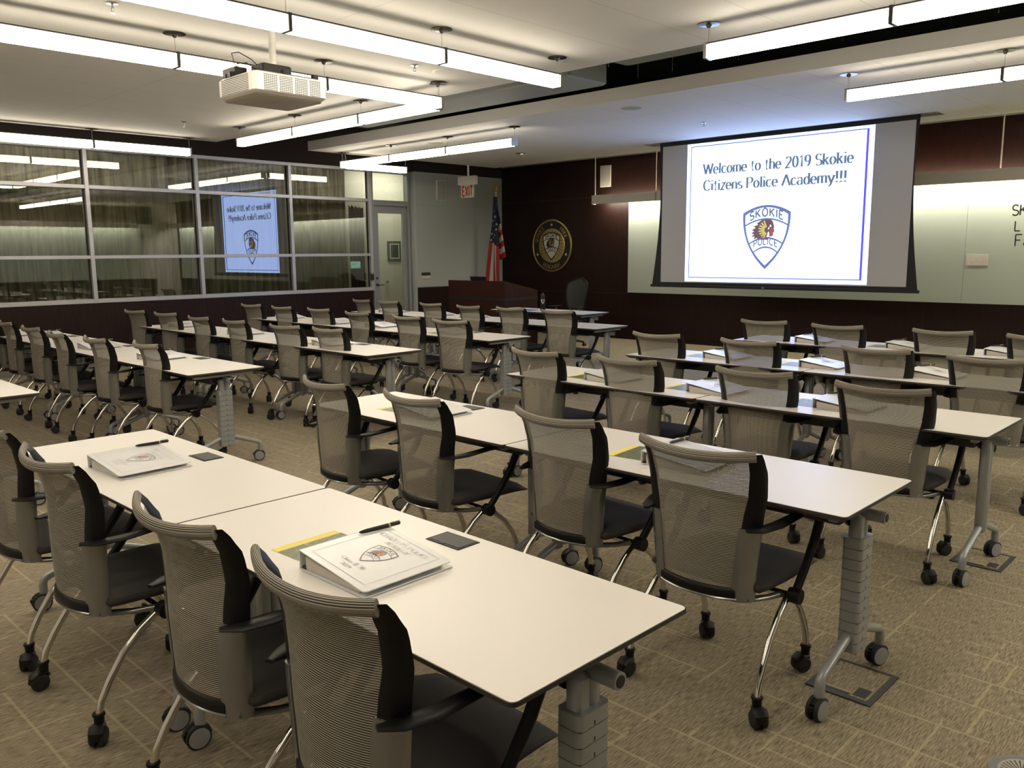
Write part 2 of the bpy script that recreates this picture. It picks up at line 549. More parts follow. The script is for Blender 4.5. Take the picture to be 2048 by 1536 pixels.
# ------------------------------------------------------------------ lettering (own stroke alphabet)
def arc(cx, cy, rx, ry, a0, a1, n=14):
    return [(cx + rx * math.cos(math.radians(a0 + (a1 - a0) * i / n)), cy + ry * math.sin(math.radians(a0 + (a1 - a0) * i / n))) for i in range(n + 1)]
X = 0.66
GL = {
 'A': (0.74, [[(0.0, 0), (0.37, 1)], [(0.37, 1), (0.74, 0)], [(0.14, 0.36), (0.60, 0.36)]]),
 'C': (0.70, [arc(0.38, 0.5, 0.36, 0.5, 42, 318)]),
 'D': (0.70, [[(0.05, 0), (0.05, 1)], [(0.05, 1), (0.28, 1)] + arc(0.28, 0.5, 0.40, 0.5, 90, -90) + [(0.05, 0)]]),
 'E': (0.60, [[(0.05, 0), (0.05, 1)], [(0.05, 1), (0.56, 1)], [(0.05, 0.52), (0.46, 0.52)], [(0.05, 0), (0.58, 0)]]),
 'F': (0.56, [[(0.05, 0), (0.05, 1)], [(0.05, 1), (0.54, 1)], [(0.05, 0.52), (0.44, 0.52)]]),
 'I': (0.14, [[(0.07, 0), (0.07, 1)]]),
 'K': (0.68, [[(0.05, 0), (0.05, 1)], [(0.60, 1), (0.05, 0.40)], [(0.22, 0.58), (0.66, 0)]]),
 'L': (0.56, [[(0.05, 0), (0.05, 1)], [(0.05, 0), (0.54, 0)]]),
 'M': (0.90, [[(0.05, 0), (0.05, 1), (0.45, 0.15), (0.85, 1), (0.85, 0)]]),
 'N': (0.74, [[(0.05, 0), (0.05, 1), (0.69, 0), (0.69, 1)]]),
 'O': (0.78, [arc(0.39, 0.5, 0.36, 0.5, 0, 360, 24)]),
 'P': (0.60, [[(0.05, 0), (0.05, 1)], [(0.05, 1), (0.30, 1)] + arc(0.30, 0.74, 0.27, 0.26, 90, -90) + [(0.05, 0.48)]]),
 'R': (0.66, [[(0.05, 0), (0.05, 1)], [(0.05, 1), (0.30, 1)] + arc(0.30, 0.75, 0.27, 0.25, 90, -90) + [(0.05, 0.5)], [(0.30, 0.5), (0.63, 0)]]),
 'S': (0.58, [arc(0.30, 0.745, 0.25, 0.255, 28, 270, 12) + arc(0.30, 0.245, 0.27, 0.245, 90, -150, 12)[1:]]),
 'T': (0.64, [[(0.32, 0), (0.32, 1)], [(0.0, 1), (0.64, 1)]]),
 'V': (0.72, [[(0.0, 1), (0.36, 0)], [(0.36, 0), (0.72, 1)]]),
 'W': (1.02, [[(0.0, 1), (0.26, 0)], [(0.26, 0), (0.51, 0.95)], [(0.51, 0.95), (0.76, 0)], [(0.76, 0), (1.02, 1)]]),
 'X': (0.66, [[(0.0, 1), (0.66, 0)], [(0.66, 1), (0.0, 0)]]),
 'Y': (0.66, [[(0.0, 1), (0.33, 0.5), (0.33, 0)], [(0.66, 1), (0.33, 0.5)]]),
 'Z': (0.62, [[(0.03, 1), (0.60, 1), (0.02, 0), (0.60, 0)]]),
 'a': (0.50, [[(0.42, 0), (0.42, X - 0.14)] + arc(0.23, X - 0.17, 0.19, 0.17, 10, 160, 8), arc(0.22, 0.18, 0.20, 0.18, 60, 330, 12)]),
 'c': (0.48, [arc(0.26, X / 2, 0.23, X / 2, 45, 315)]),
 'd': (0.54, [[(0.47, 0), (0.47, 1)], arc(0.26, X / 2, 0.22, X / 2, 30, 330, 16)]),
 'e': (0.50, [[(0.04, X * 0.52), (0.46, X * 0.52)] + arc(0.25, X / 2, 0.22, X / 2, 5, 315, 16)]),
 'h': (0.54, [[(0.07, 0), (0.07, 1)], arc(0.27, X - 0.19, 0.20, 0.19, 170, 0, 8) + [(0.47, 0)]]),
 'i': (0.20, [[(0.10, 0), (0.10, X)], [(0.10, 0.86), (0.10, 0.98)]]),
 'k': (0.54, [[(0.07, 0), (0.07, 1)], [(0.46, X), (0.07, 0.26)], [(0.22, 0.40), (0.50, 0)]]),
 'l': (0.20, [[(0.10, 0), (0.10, 1)]]),
 'm': (0.84, [[(0.07, 0), (0.07, X)], arc(0.24, X - 0.19, 0.17, 0.19, 170, 0, 8) + [(0.41, 0)], arc(0.59, X - 0.19, 0.18, 0.19, 170, 0, 8) + [(0.77, 0)]]),
 'n': (0.54, [[(0.07, 0), (0.07, X)], arc(0.27, X - 0.19, 0.20, 0.19, 170, 0, 8) + [(0.47, 0)]]),
 'o': (0.54, [arc(0.27, X / 2, 0.23, X / 2, 0, 360, 20)]),
 's': (0.42, [arc(0.21, X - 0.17, 0.16, 0.17, 30, 270, 10) + arc(0.21, 0.16, 0.17, 0.16, 90, -150, 10)[1:]]),
 't': (0.34, [[(0.15, 0.90), (0.15, 0.12)] + arc(0.27, 0.12, 0.12, 0.12, 180, 290, 6), [(0.0, X), (0.32, X)]]),
 'y': (0.54, [[(0.02, X), (0.28, 0.02)], [(0.54, X), (0.24, -0.14), (0.12, -0.30), (0.03, -0.28)]]),
 'z': (0.46, [[(0.03, X), (0.43, X), (0.03, 0), (0.44, 0)]]),
 '0': (0.58, [arc(0.29, 0.5, 0.23, 0.5, 0, 360, 20)]),
 '1': (0.40, [[(0.06, 0.82), (0.23, 1), (0.23, 0)]]),
 '2': (0.56, [arc(0.28, 0.73, 0.23, 0.27, 160, -30, 12) + [(0.04, 0), (0.53, 0)]]),
 '3': (0.56, [arc(0.26, 0.76, 0.21, 0.24, 150, -90, 10) + arc(0.26, 0.27, 0.25, 0.27, 90, -150, 10)[1:]]),
 '8': (0.56, [arc(0.28, 0.76, 0.20, 0.24, 0, 360, 16), arc(0.28, 0.26, 0.24, 0.26, 0, 360, 16)]),
 '9': (0.56, [arc(0.28, 0.70, 0.23, 0.30, 0, 360, 16), [(0.51, 0.70)] + arc(0.18, 0.62, 0.33, 0.62, 0, -75, 8)]),
 '!': (0.26, [[(0.13, 1), (0.13, 0.30)], [(0.13, 0.0), (0.13, 0.12)]]),
 '#': (0.60, [[(0.22, 1), (0.12, 0)], [(0.48, 1), (0.38, 0)], [(0.0, 0.66), (0.6, 0.66)], [(0.0, 0.34), (0.6, 0.34)]]),
 "'": (0.16, [[(0.08, 1), (0.06, 0.74)]]),
}
def stroke(pl, serif, w):
    """one pen stroke to quads; a serif face gets thick uprights and thin level lines"""
    out = []
    n = len(pl)
    closed = math.hypot(pl[0][0] - pl[-1][0], pl[0][1] - pl[-1][1]) < 1e-4
    L = []; Rr = []
    for i, p in enumerate(pl):
        a = pl[i - 1] if i > 0 else (pl[-2] if closed else p)
        b = pl[i + 1] if i < n - 1 else (pl[1] if closed else p)
        d1 = (p[0] - a[0], p[1] - a[1]); d2 = (b[0] - p[0], b[1] - p[1])
        l1 = math.hypot(*d1) or 1; l2 = math.hypot(*d2) or 1
        t = (d1[0] / l1 + d2[0] / l2, d1[1] / l1 + d2[1] / l2)
        lt = math.hypot(*t) or 1
        t = (t[0] / lt, t[1] / lt)
        co = 1.0
        if l1 > 1e-6 and l2 > 1e-6 and 0 < i < n - 1:
            co = max(0.55, (t[0] * d1[0] + t[1] * d1[1]) / l1)
        ww = w * (0.34 + 0.80 * abs(t[1]) ** 1.3) if serif else w
        nx, ny = -t[1] * ww / 2 / co, t[0] * ww / 2 / co
        L.append((p[0] + nx, p[1] + ny)); Rr.append((p[0] - nx, p[1] - ny))
    for i in range(n - 1):
        out.append([L[i], Rr[i], Rr[i + 1], L[i + 1]])
    return out
def text2d(s, serif=False, w=0.17, gap=0.14):
    """list of (x offset, width, polygons) per letter and the total width; cap height 1"""
    res = []; x = 0
    for ch in s:
        if ch == ' ':
            x += 0.36; continue
        adv, sts = GL[ch]
        pol = []
        for st in sts:
            pol += stroke(st, serif, w)
            if serif:
                for e, o in ((st[0], st[1]), (st[-1], st[-2])):
                    if abs(o[1] - e[1]) > abs(o[0] - e[0]) * 0.9 and min(abs(e[1]), abs(e[1] - 1), abs(e[1] - X)) < 0.02 and len(st) < 12:
                        sw = w * 1.0; sh = 0.045; yy = e[1] - (sh if e[1] > 0.3 else 0)
                        pol.append([(e[0] - sw, yy), (e[0] + sw, yy), (e[0] + sw, yy + sh), (e[0] - sw, yy + sh)])
        res.append((x, adv, pol)); x += adv + gap
    return res, x - gap
def text_line(s, width=None, height=1.0, center=False, **k):
    res, tot = text2d(s, **k)
    sx = height if width is None else width / tot
    off = -tot * sx / 2 if center else 0
    return [[(off + (x0 + px) * sx, py * height) for px, py in pl] for x0, adv, pols in res for pl in pols]
def text_arc(s, r, a_mid, height, cx=0, cy=0, inside=False, squeeze=1.0, **k):
    res, tot = text2d(s, **k)
    out = []
    for x0, adv, pols in res:
        m = (x0 + adv / 2 - tot / 2) * height * squeeze
        an = math.radians(a_mid) + (m / r if inside else -m / r)
        for pl in pols:
            q = []
            for px, py in pl:
                lx = (px - adv / 2) * height * squeeze; ly = py * height
                if inside:
                    rr = r - ly; ax = an + lx / r
                else:
                    rr = r + ly; ax = an - lx / r
                q.append((cx + rr * math.cos(ax), cy + rr * math.sin(ax)))
            out.append(q)
    return out

# ------------------------------------------------------------------ the shield badge, 1 unit wide, 1.3 high
def bez(p0, p1, p2, n=10):
    return [((1 - t) ** 2 * p0[0] + 2 * t * (1 - t) * p1[0] + t * t * p2[0], (1 - t) ** 2 * p0[1] + 2 * t * (1 - t) * p1[1] + t * t * p2[1]) for t in [i / n for i in range(n + 1)]]
def shield(k=0.0):
    top = bez((-0.5 + k, 0.49 - k * 0.8), (0, 0.80 - k), (0.5 - k, 0.49 - k * 0.8))
    rs = bez((0.5 - k, 0.49 - k), (0.52 - k, -0.18), (0, -0.66 + k * 1.5), 12)
    ls = [(-x, y) for x, y in rs[::-1]]
    return top + rs[1:] + ls[1:-1]
def band(x0, y0, cyc, w):
    a = bez((-x0, y0), (0, cyc), (x0, y0)); b = bez((-x0, y0 - w), (0, cyc - w), (x0, y0 - w))
    return [[a[i], b[i], b[i + 1], a[i + 1]] for i in range(len(a) - 1)]
def badge(mb, fn, frame, ink, white, dark, face, feather, letters=True):
    """fn(x, y, layer) maps into the scene"""
    mb.polys([shield(0)], frame, lambda x, y: fn(x, y, 0))
    mb.polys([shield(0.055)], white, lambda x, y: fn(x, y, 1))
    L2 = lambda x, y: fn(x, y, 2)
    mb.polys(band(0.455, 0.245, 0.52, 0.035), frame, L2)
    mb.polys(band(0.355, -0.125, 0.13, 0.035), frame, L2)
    mb.polys(band(0.255, -0.30, -0.08, 0.035), frame, L2)
    if letters:
        def bend(pl, y0, rise, half):
            return [[(x, y + y0 + rise * (1 - (x / half) ** 2)) for x, y in p] for p in pl]
        mb.polys(bend(text_line('SKOKIE', 0.70, 0.160, True, w=0.20, gap=0.24), 0.295, 0.125, 0.42), ink, L2)
        mb.polys(bend(text_line('POLICE', 0.50, 0.130, True, w=0.20, gap=0.22), -0.255, 0.10, 0.34), ink, L2)
    # profile head with feather bonnet
    fringe = [(0.02, 0.36), (-0.10, 0.34), (-0.20, 0.28), (-0.17, 0.25), (-0.27, 0.22), (-0.22, 0.19), (-0.31, 0.14), (-0.25, 0.12), (-0.32, 0.07), (-0.25, 0.06),
              (-0.31, 0.0), (-0.23, 0.01), (-0.27, -0.05), (-0.18, -0.02), (-0.17, -0.07), (-0.11, -0.03), (-0.14, -0.06), (0.06, -0.06), (0.08, 0.0), (0.15, 0.02), (0.155, 0.08), (0.18, 0.11),
              (0.165, 0.16), (0.17, 0.22), (0.14, 0.31), (0.09, 0.355)]
    mb.polys([fringe], dark, L2)
    L3 = lambda x, y: fn(x, y, 3)
    fe = []
    for i in range(8):
        a = math.radians(112 + i * 19)
        c = (0.03, 0.14)
        r0, r1 = 0.06, 0.20 - 0.004 * i
        d = (math.cos(a), math.sin(a)); nn = (-d[1] * 0.016, d[0] * 0.016)
        fe.append([(c[0] + d[0] * r0 - nn[0], c[1] + d[1] * r0 - nn[1]), (c[0] + d[0] * r1 - nn[0], c[1] + d[1] * r1 - nn[1]), (c[0] + d[0] * r1 + nn[0], c[1] + d[1] * r1 + nn[1]), (c[0] + d[0] * r0 + nn[0], c[1] + d[1] * r0 + nn[1])])
    mb.polys(fe, feather, L3)
    mb.polys([[(0.06, 0.10), (0.13, 0.20), (0.15, 0.15), (0.165, 0.10), (0.145, 0.05), (0.07, 0.01)]], face, L3)
    mb.polys([[(0.02, 0.0), (0.05, 0.11), (0.07, 0.08), (0.075, 0.0)], [(0.06, 0.20), (0.075, 0.165), (0.04, 0.15)], [(0.09, 0.25), (0.12, 0.21), (0.075, 0.20)]], white, L3)

# ================================================================== THE ROOM
WX, GX, SY, CZ = -8.19, -8.064, 10.80, 3.15      # window wall, grey wall by the corner, screen wall, ceiling height
EX, BY = 6.4, -4.2                               # right wall, rear wall
TOP = 3.75

struct(MB().box(WX - 2.4, EX + 0.1, BY - 0.1, SY + 0.1, -0.1, 0.0, 'carpet').obj('floor', smooth=False), 'beige brown carpet with thin straw coloured lines')
b = MB(); b.box(-7.19, EX, BY, 4.20, CZ, CZ + 0.135, 'ceiling_tiles'); b.box(-7.2, EX, 4.20, 4.21, CZ, CZ + 0.135, 'ceiling_paint'); b.box(-7.2, -7.19, BY, 4.20, CZ, CZ + 0.135, 'ceiling_paint')
struct(b.obj('ceiling', smooth=False))
b = MB(); b.box(-7.2, EX, 5.70, 5.712, CZ, CZ + 0.135, 'ceiling_paint'); b.box(-7.2, EX, 5.712, 8.96, CZ, CZ + 0.135, 'ceiling_tiles')
b.box(-7.2, -3.3, 8.96, 9.24, CZ, CZ + 0.135, 'ceiling_tiles')
b.box(0.8, EX, 8.96, 9.24, CZ, CZ + 0.135, 'ceiling_tiles')
b.box(-7.2, EX, 9.24, 9.75, CZ, CZ + 0.135, 'ceiling_tiles')
struct(b.obj('ceiling', smooth=False))
b = MB(); b.box(WX - 0.1, EX + 0.1, BY - 0.1, SY + 0.1, TOP, TOP + 0.1, 'plenum')
struct(b.obj('ceiling', smooth=False))

# left wall: wainscot, dark band over the glazing, grey wall by the corner
W0 = WX - 0.14
YM = [-3.589, -1.997, -0.406, 1.186, 2.783, 4.37, 5.967, 7.575]
ZA, ZB = 0.927, 3.071
b = MB()
b.box(W0, WX, BY, 7.575, 0, ZA, 'mahogany')
for y in (1.186, 4.37): b.box(WX, WX + 0.001, y - 0.003, y + 0.003, 0.05, ZA - 0.01, 'ink_black')
b.box(W0, WX, BY, 8.52, ZB, TOP, 'dark_brown_wall')
b.box(W0, GX, 8.52, SY, 3.072, TOP, 'dark_brown_wall')
b.box(W0, GX - 0.012, 8.52, SY, 0.0, 3.072, 'grey_wall')
b.box(GX - 0.012, GX, 8.52, SY, 0.955, 2.458, 'grey_wall')
b.box(GX - 0.012, GX, 8.52, SY, 2.472, 3.072, 'grey_wall')
b.box(GX - 0.012, GX + 0.004, 8.53, SY, 0.0, 0.944, 'mahogany')
struct(b.obj('wall_left', smooth=False))
struct(MB().box(WX, WX + 0.012, BY, 7.57, 0, 0.09, 'skirting_grey').obj('baseboard_left', smooth=False))

# window bays in the left wall
F = 0.027
for k in range(len(YM) - 1):
    y0, y1 = YM[k], YM[k + 1]
    fr = MB()
    xa, xb = WX - 0.10, WX + 0.012
    fr.box(xa, xb, y0 - F if k else y0, y0 + F, ZA, ZB, 'frame_aluminium', 0.003)
    if k == len(YM) - 2: fr.box(xa, xb, y1 - F, y1 + F, ZA, ZB, 'frame_aluminium', 0.003)
    for z0, z1 in ((ZA, 0.986), (1.543, 1.591), (2.498, 2.551), (3.018, ZB)):
        fr.box(xa, xb - 0.001, y0 + F, y1 - F, z0, z1, 'frame_aluminium', 0.003)
    for z0, z1 in ((0.986, 1.543), (1.591, 2.498), (2.551, 3.018)):
        for ya, yb in ((y0 + F, y0 + F + 0.013), (y1 - F - 0.013, y1 - F)):
            fr.box(WX - 0.068, WX - 0.045, ya, yb, z0, z1, 'gasket')
    w = fr.obj('window_%d' % (k + 1), smooth=False)
    struct(w)
    for z0, z1, mt in ((0.986, 1.543, 'dimmed_glass'), (1.591, 2.498, 'dimmed_glass'), (2.551, 3.018, 'clear_glass')):
        g = MB(); xg = WX - 0.06
        g.add([(xg, y0 + F, z0), (xg, y1 - F, z0), (xg, y1 - F, z1), (xg, y0 + F, z1)], [(0, 1, 2, 3)], mt)
        g.obj('window_pane', w, smooth=False)

# space behind the glazing
b = MB()
b.box(-10.5, -10.4, BY, 9.8, 0, TOP, 'far_wall')
b.box(-10.4, W0, 9.8, 9.9, 0, TOP, 'far_wall')
b.box(-10.4, W0, BY - 0.1, BY, 0, TOP, 'far_wall')
struct(b.obj('wall_corridor', smooth=False))
struct(MB().box(-10.4, W0, BY, 9.8, 3.3, 3.36, 'ceiling_paint').obj('ceiling_corridor', smooth=False))
# partition seen through the glass door, with a plain door leaf in it
b = MB()
b.box(-9.42, -9.335, 7.45, 9.8, 0, 3.3, 'far_wall')
struct(b.obj('wall_partition', smooth=False))
b = MB()
b.box(-9.33, -9.305, 8.42, 9.32, 0.01, 2.9, 'far_wall', 0.004)
d2 = b.obj('door_2', smooth=False); struct(d2)
MB().lathe([(0.012, 0), (0.012, 0.03), (0.030, 0.045), (0.032, 0.06), (0.018, 0.07)], 'steel_brushed', 14, lambda x, y, z: (-9.305 + z, 8.75 + x, 1.03 + y)).obj('door_knob', d2)

# door in the left wall with transom
b = MB()
xa, xb = WX - 0.11, WX + 0.014
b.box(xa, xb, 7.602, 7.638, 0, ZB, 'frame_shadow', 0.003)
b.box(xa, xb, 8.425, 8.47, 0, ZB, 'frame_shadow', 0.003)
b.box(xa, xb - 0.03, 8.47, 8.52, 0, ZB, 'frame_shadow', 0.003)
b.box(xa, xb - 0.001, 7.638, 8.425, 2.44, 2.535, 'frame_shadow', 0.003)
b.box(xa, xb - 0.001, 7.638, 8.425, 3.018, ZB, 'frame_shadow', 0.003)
d1 = b.obj('door_1', smooth=False); struct(d1)
MB().add([(WX - 0.05, 7.638, 2.535), (WX - 0.05, 8.425, 2.535), (WX - 0.05, 8.425, 3.018), (WX - 0.05, 7.638, 3.018)], [(0, 1, 2, 3)], 'door_glass').obj('transom_pane', d1, smooth=False)
b = MB()
x0, x1 = WX - 0.08, WX - 0.032
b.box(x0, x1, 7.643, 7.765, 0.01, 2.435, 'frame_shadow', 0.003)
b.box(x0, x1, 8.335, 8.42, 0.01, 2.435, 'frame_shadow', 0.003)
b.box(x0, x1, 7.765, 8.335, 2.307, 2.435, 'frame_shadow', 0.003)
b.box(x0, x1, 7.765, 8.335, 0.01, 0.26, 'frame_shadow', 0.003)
leaf = b.obj('door_leaf', d1, smooth=False)
MB().add([(WX - 0.056, 7.765, 0.26), (WX - 0.056, 8.335, 0.26), (WX - 0.056, 8.335, 2.307), (WX - 0.056, 7.765, 2.307)], [(0, 1, 2, 3)], 'door_glass').obj('door_pane', leaf, smooth=False)
b = MB()
b.cyl((x1, 7.70, 1.02), (x1 + 0.05, 7.70, 1.02), 0.014, 'dark_steel')
b.sweep([(x1 + 0.045, 7.70, 1.02), (x1 + 0.05, 7.74, 1.02), (x1 + 0.05, 7.83, 1.018)], 0.009, 'dark_steel', n=8)
b.cyl((x1, 7.70, 1.02), (x1 + 0.008, 7.70, 1.02), 0.028, 'dark_steel')
b.obj('lever_handle', leaf)
MB().cyl((x1, 7.70, 1.14), (x1 + 0.012, 7.70, 1.14), 0.022, 'dark_steel').obj('deadbolt', leaf)

# screen wall, right wall, rear wall
b = MB()
b.box(W0, EX, SY, SY + 0.1, 0, 3.271, 'mahogany')
b.box(W0, EX, SY, SY + 0.1, 3.271, TOP, 'duct_grey')
b.box(GX, -4.865, SY - 0.002, SY, 2.575, 2.580, 'panel_joint')
b.box(GX, -4.865, SY - 0.002, SY, 0.828, 0.832, 'panel_joint')
for x in (-6.662, -4.26, 1.784): b.box(x, x + 0.003, SY - 0.002, SY, 2.58, 3.26, 'panel_joint')
for x in (-3.258, 0.208, 3.149): b.box(x, x + 0.003, SY - 0.002, SY, 0.05, 0.83, 'ink_black')
b.box(-4.865, EX, SY - 0.02, SY, 0.826, 0.850, 'mahogany')
struct(b.obj('wall_back', smooth=False))
struct(MB().box(GX + 0.005, EX, SY - 0.012, SY, 0, 0.05, 'mahogany').obj('baseboard_back', smooth=False))
b = MB()
b.box(EX, EX + 0.1, BY, SY, 0, TOP, 'white_wall')
b.box(EX - 0.012, EX, BY + 0.5, SY - 0.8, 0, 0.85, 'mahogany')
b.box(EX - 0.012, EX, BY + 0.5, SY - 0.8, 2.56, 3.1, 'mahogany')
struct(b.obj('wall_right', smooth=False))
b = MB()
b.box(W0, EX + 0.1, BY - 0.1, BY, 0, TOP, 'white_wall')
struct(b.obj('wall_rear', smooth=False))

# trims in the ceiling: slot trim for the screen and a pale strip along the screen wall
b = MB()
for q in ((-3.3, 0.8, 8.96, 8.97), (-3.3, 0.8, 9.23, 9.24), (-3.3, -3.29, 8.97, 9.23), (0.79, 0.8, 8.97, 9.23)): b.box(*q, CZ - 0.004, CZ + 0.01, 'duct_grey')
struct(b.obj('trim_1', smooth=False))
b = MB()      # thin bright edge under the front of the far ceiling raft
b.box(-7.2, EX, 5.694, 5.70, CZ - 0.004, CZ + 0.004, 'white_plastic')
struct(b.obj('trim_3', smooth=False))

# ducts and hangers in the open slot between the two ceiling rafts
b = MB()
b.box(-5.2, -1.2, 4.75, 5.35, 3.24, 3.52, 'duct_grey', 0.02)
b.box(-1.0, 5.5, 5.0, 5.4, 3.40, 3.66, 'duct_grey', 0.02)
tag(b.obj('air_duct', smooth=False), 'dark grey sheet metal ducts in the open slot between the ceiling rafts', 'duct')
b = MB()
for x in (-6.2, -4.2, -1.35, -0.9, -0.5, 0.2, 1.15, 2.3):
    b.cyl((x, 5.45, CZ + 0.136), (x, 5.45, TOP), 0.003, 'steel_brushed', 6)
    b.cyl((x + 0.1, 4.32, CZ + 0.0), (x + 0.1, 4.32, TOP), 0.003, 'steel_brushed', 6)
hw = b.obj('hanger_wires'); tag(hw, 'thin hanger wires crossing the dark slot between the ceiling rafts', 'wire', None, 'stuff')
cb = MB().sweep([(-1.9, 4.6, 3.6), (-1.8, 4.7, 3.35), (-1.72, 4.85, 3.24), (-1.6, 4.95, 3.27), (-1.55, 5.0, 3.5)], 0.006, 'duct_grey', n=8).obj('slack_cable')
tag(cb, 'loose cable loop drooping in the dark slot above the pendant lights', 'cable')

# ------------------------------------------------------------------ pendant lights
def canopy(x, y, p, mat='steel_brushed'):
    b = MB().lathe([(0.075, 0), (0.078, -0.006), (0.02, -0.012), (0.012, -0.03)], mat, 24, lambda a, c, z: (a, c, z))
    o = b.shift(x, y, CZ).obj('canopy', p)
    return o
def pendant(name_label, axis, joints, fixed, seg_mat='tube_light'):
    """axis 'x' or 'y'; joints = coordinates of the hanger points along the run"""
    P = (lambda t, s, z: (t, s, z)) if axis == 'x' else (lambda t, s, z: (s, t, z))
    root = thing('pendant_light', P(joints[0], fixed, 0))
    ox, oy, _ = P(joints[0], fixed, 0)
    def put(b): return b.shift(-ox, -oy, 0)
    zb, zt, hw = 2.915, 3.005, 0.045
    for i in range(len(joints) - 1):
        a, c = joints[i] + 0.014, joints[i + 1] - 0.014
        b = MB(); p0 = P(a, fixed - hw, zb); p1 = P(c, fixed + hw, zt)
        b.box(min(p0[0], p1[0]), max(p0[0], p1[0]), min(p0[1], p1[1]), max(p0[1], p1[1]), zb + 0.005, zt, 'tube_side', 0.003)
        b.box(min(p0[0], p1[0]), max(p0[0], p1[0]), min(p0[1], p1[1]), max(p0[1], p1[1]), zb, zb + 0.005, seg_mat)
        put(b).obj('diffuser', root)
        b = MB(); p0 = P(a, fixed - 0.040, zt); p1 = P(c, fixed + 0.040, zt + 0.012)
        b.box(min(p0[0], p1[0]), max(p0[0], p1[0]), min(p0[1], p1[1]), max(p0[1], p1[1]), zt, zt + 0.012, 'dark_steel')
        put(b).obj('top_channel', root)
    for i, t in enumerate(joints):
        end = i in (0, len(joints) - 1)
        w = 0.012
        p0 = P(t - w, fixed - hw - 0.003, zb - 0.004); p1 = P(t + w, fixed + hw + 0.003, zt + 0.014)
        put(MB().box(min(p0[0], p1[0]), max(p0[0], p1[0]), min(p0[1], p1[1]), max(p0[1], p1[1]), zb - 0.004, zt + 0.014, 'steel_brushed' if end else 'dark_steel', 0.002)).obj('end_cap' if end else 'joint_bracket', root)
        q = P(t, fixed, 0)
        b = MB().cyl((q[0], q[1], zt + 0.012), (q[0], q[1], CZ - 0.02), 0.0022, 'steel_brushed', 6)
        if end and i == 0: b.cyl((q[0] + 0.012, q[1] + 0.012, zt + 0.012), (q[0] + 0.004, q[1] + 0.004, CZ - 0.02), 0.0022, 'white_plastic', 6)
        put(b).obj('suspension_wire', root)
        c2 = MB().lathe([(0.075, 0), (0.078, -0.006), (0.022, -0.010), (0.010, -0.030)], 'canopy_metal', 24)
        c2.shift(q[0], q[1], CZ); put(c2).obj('canopy', root)
    tag(root, name_label, 'light', 'linear pendant lights')
S = 1.253
pendant('linear pendant light ending by the open slot, just right of the ceiling projector', 'y', [3.734 - S * i for i in (6, 5, 4, 3, 2, 1, 0)], -0.475)
pendant('linear pendant light running behind the ceiling projector to the corner of two lights', 'y', [3.70 - S * i for i in (5, 4, 3, 2, 1, 0)], -1.895)
pendant('linear pendant light along the far edge of the near ceiling, left of the slot', 'x', [-5.69, -4.43, -3.17, -1.96], 3.745)
pendant('linear pendant light hanging close to the curtained windows, upper left', 'y', [3.739 - S * i for i in (4, 3, 2, 1, 0)], -7.05)
pendant('large linear pendant light in the top right corner, over the slot', 'x', [0.93, 2.19, 3.45, 4.71, 5.97], 3.725)
pendant('linear pendant light above the right side of the projection screen', 'x', [0.93, 2.19, 3.45, 4.71, 5.97], 6.13)
pendant('linear pendant light under the far ceiling, left of the projection screen', 'x', [-7.06, -5.83, -4.59, -3.33], 6.22)
pendant('added unseen linear pendant light above the camera, brightening the near right-hand tables', 'y', [1.4 - S * i for i in (4, 3, 2, 1, 0)], 2.75)  # unseen run, added to light the near tables
pendant('short linear pendant light meeting another above the glass door', 'y', [6.29, 7.50], -7.08)

# wall washer valances along the screen wall, hung on rods
def valance(x0, x1, rods, label, y=10.50, turn=0.0):
    root = thing('wall_washer', (x0, y, 0), turn)
    zb, zt = 2.431, 2.590
    b = MB()
    b.box(0, x1 - x0, -0.012, 0.0, zb, zt, 'valance_paint', 0.002)
    b.box(0, 0.01, 0.0, 0.10, zb, zt, 'valance_paint')
    b.box(x1 - x0 - 0.01, x1 - x0, 0.0, 0.10, zb, zt, 'valance_paint')
    b.box(0.01, x1 - x0 - 0.01, 0.0, 0.10, zb + 0.075, zb + 0.085, 'valance_paint')
    b.obj('housing', root, smooth=False)
    MB().box(0.03, x1 - x0 - 0.03, 0.05, 0.09, zb + 0.035, zb + 0.065, 'wall_washer').obj('lamp', root, smooth=False)
    MB().box(0.03, x1 - x0 - 0.03, 0.05, 0.08, zb + 0.095, zb + 0.110, 'wall_washer_up').obj('uplight', root, smooth=False)
    for r in rods:
        MB().cyl((r - x0, 0.04, zt - 0.08), (r - x0, 0.04, TOP), 0.009, 'white_plastic', 10).obj('rod', root)
    tag(root, label, 'light', 'wall washers over the glass board')
valance(-5.482, -4.109, (-5.44, -4.13), 'white wall washer valance hanging left of the projection screen')
valance(-4.089, 6.2, (-1.7, 1.1, 3.6, 6.0), 'long white wall washer valance running behind the screen to the right')

valance(0, 8.0, (0.3, 4.0, 7.7), 'long white wall washer valance along the right-hand wall, outside the view', y=1.6, turn=-PI / 2)
_v = [o for o in bpy.data.objects if o.name.startswith('wall_washer') and o.parent is None][-1]
_v.location = (EX - 0.32, 9.4, 0)
tag(MB().box(EX - 0.035, EX - 0.014, 1.2, 9.6, 0.86, 2.52, 'glass_board').obj('glass_board', smooth=False), 'pale green glass marker board on the right-hand wall, seen mirrored in the windows', 'board')

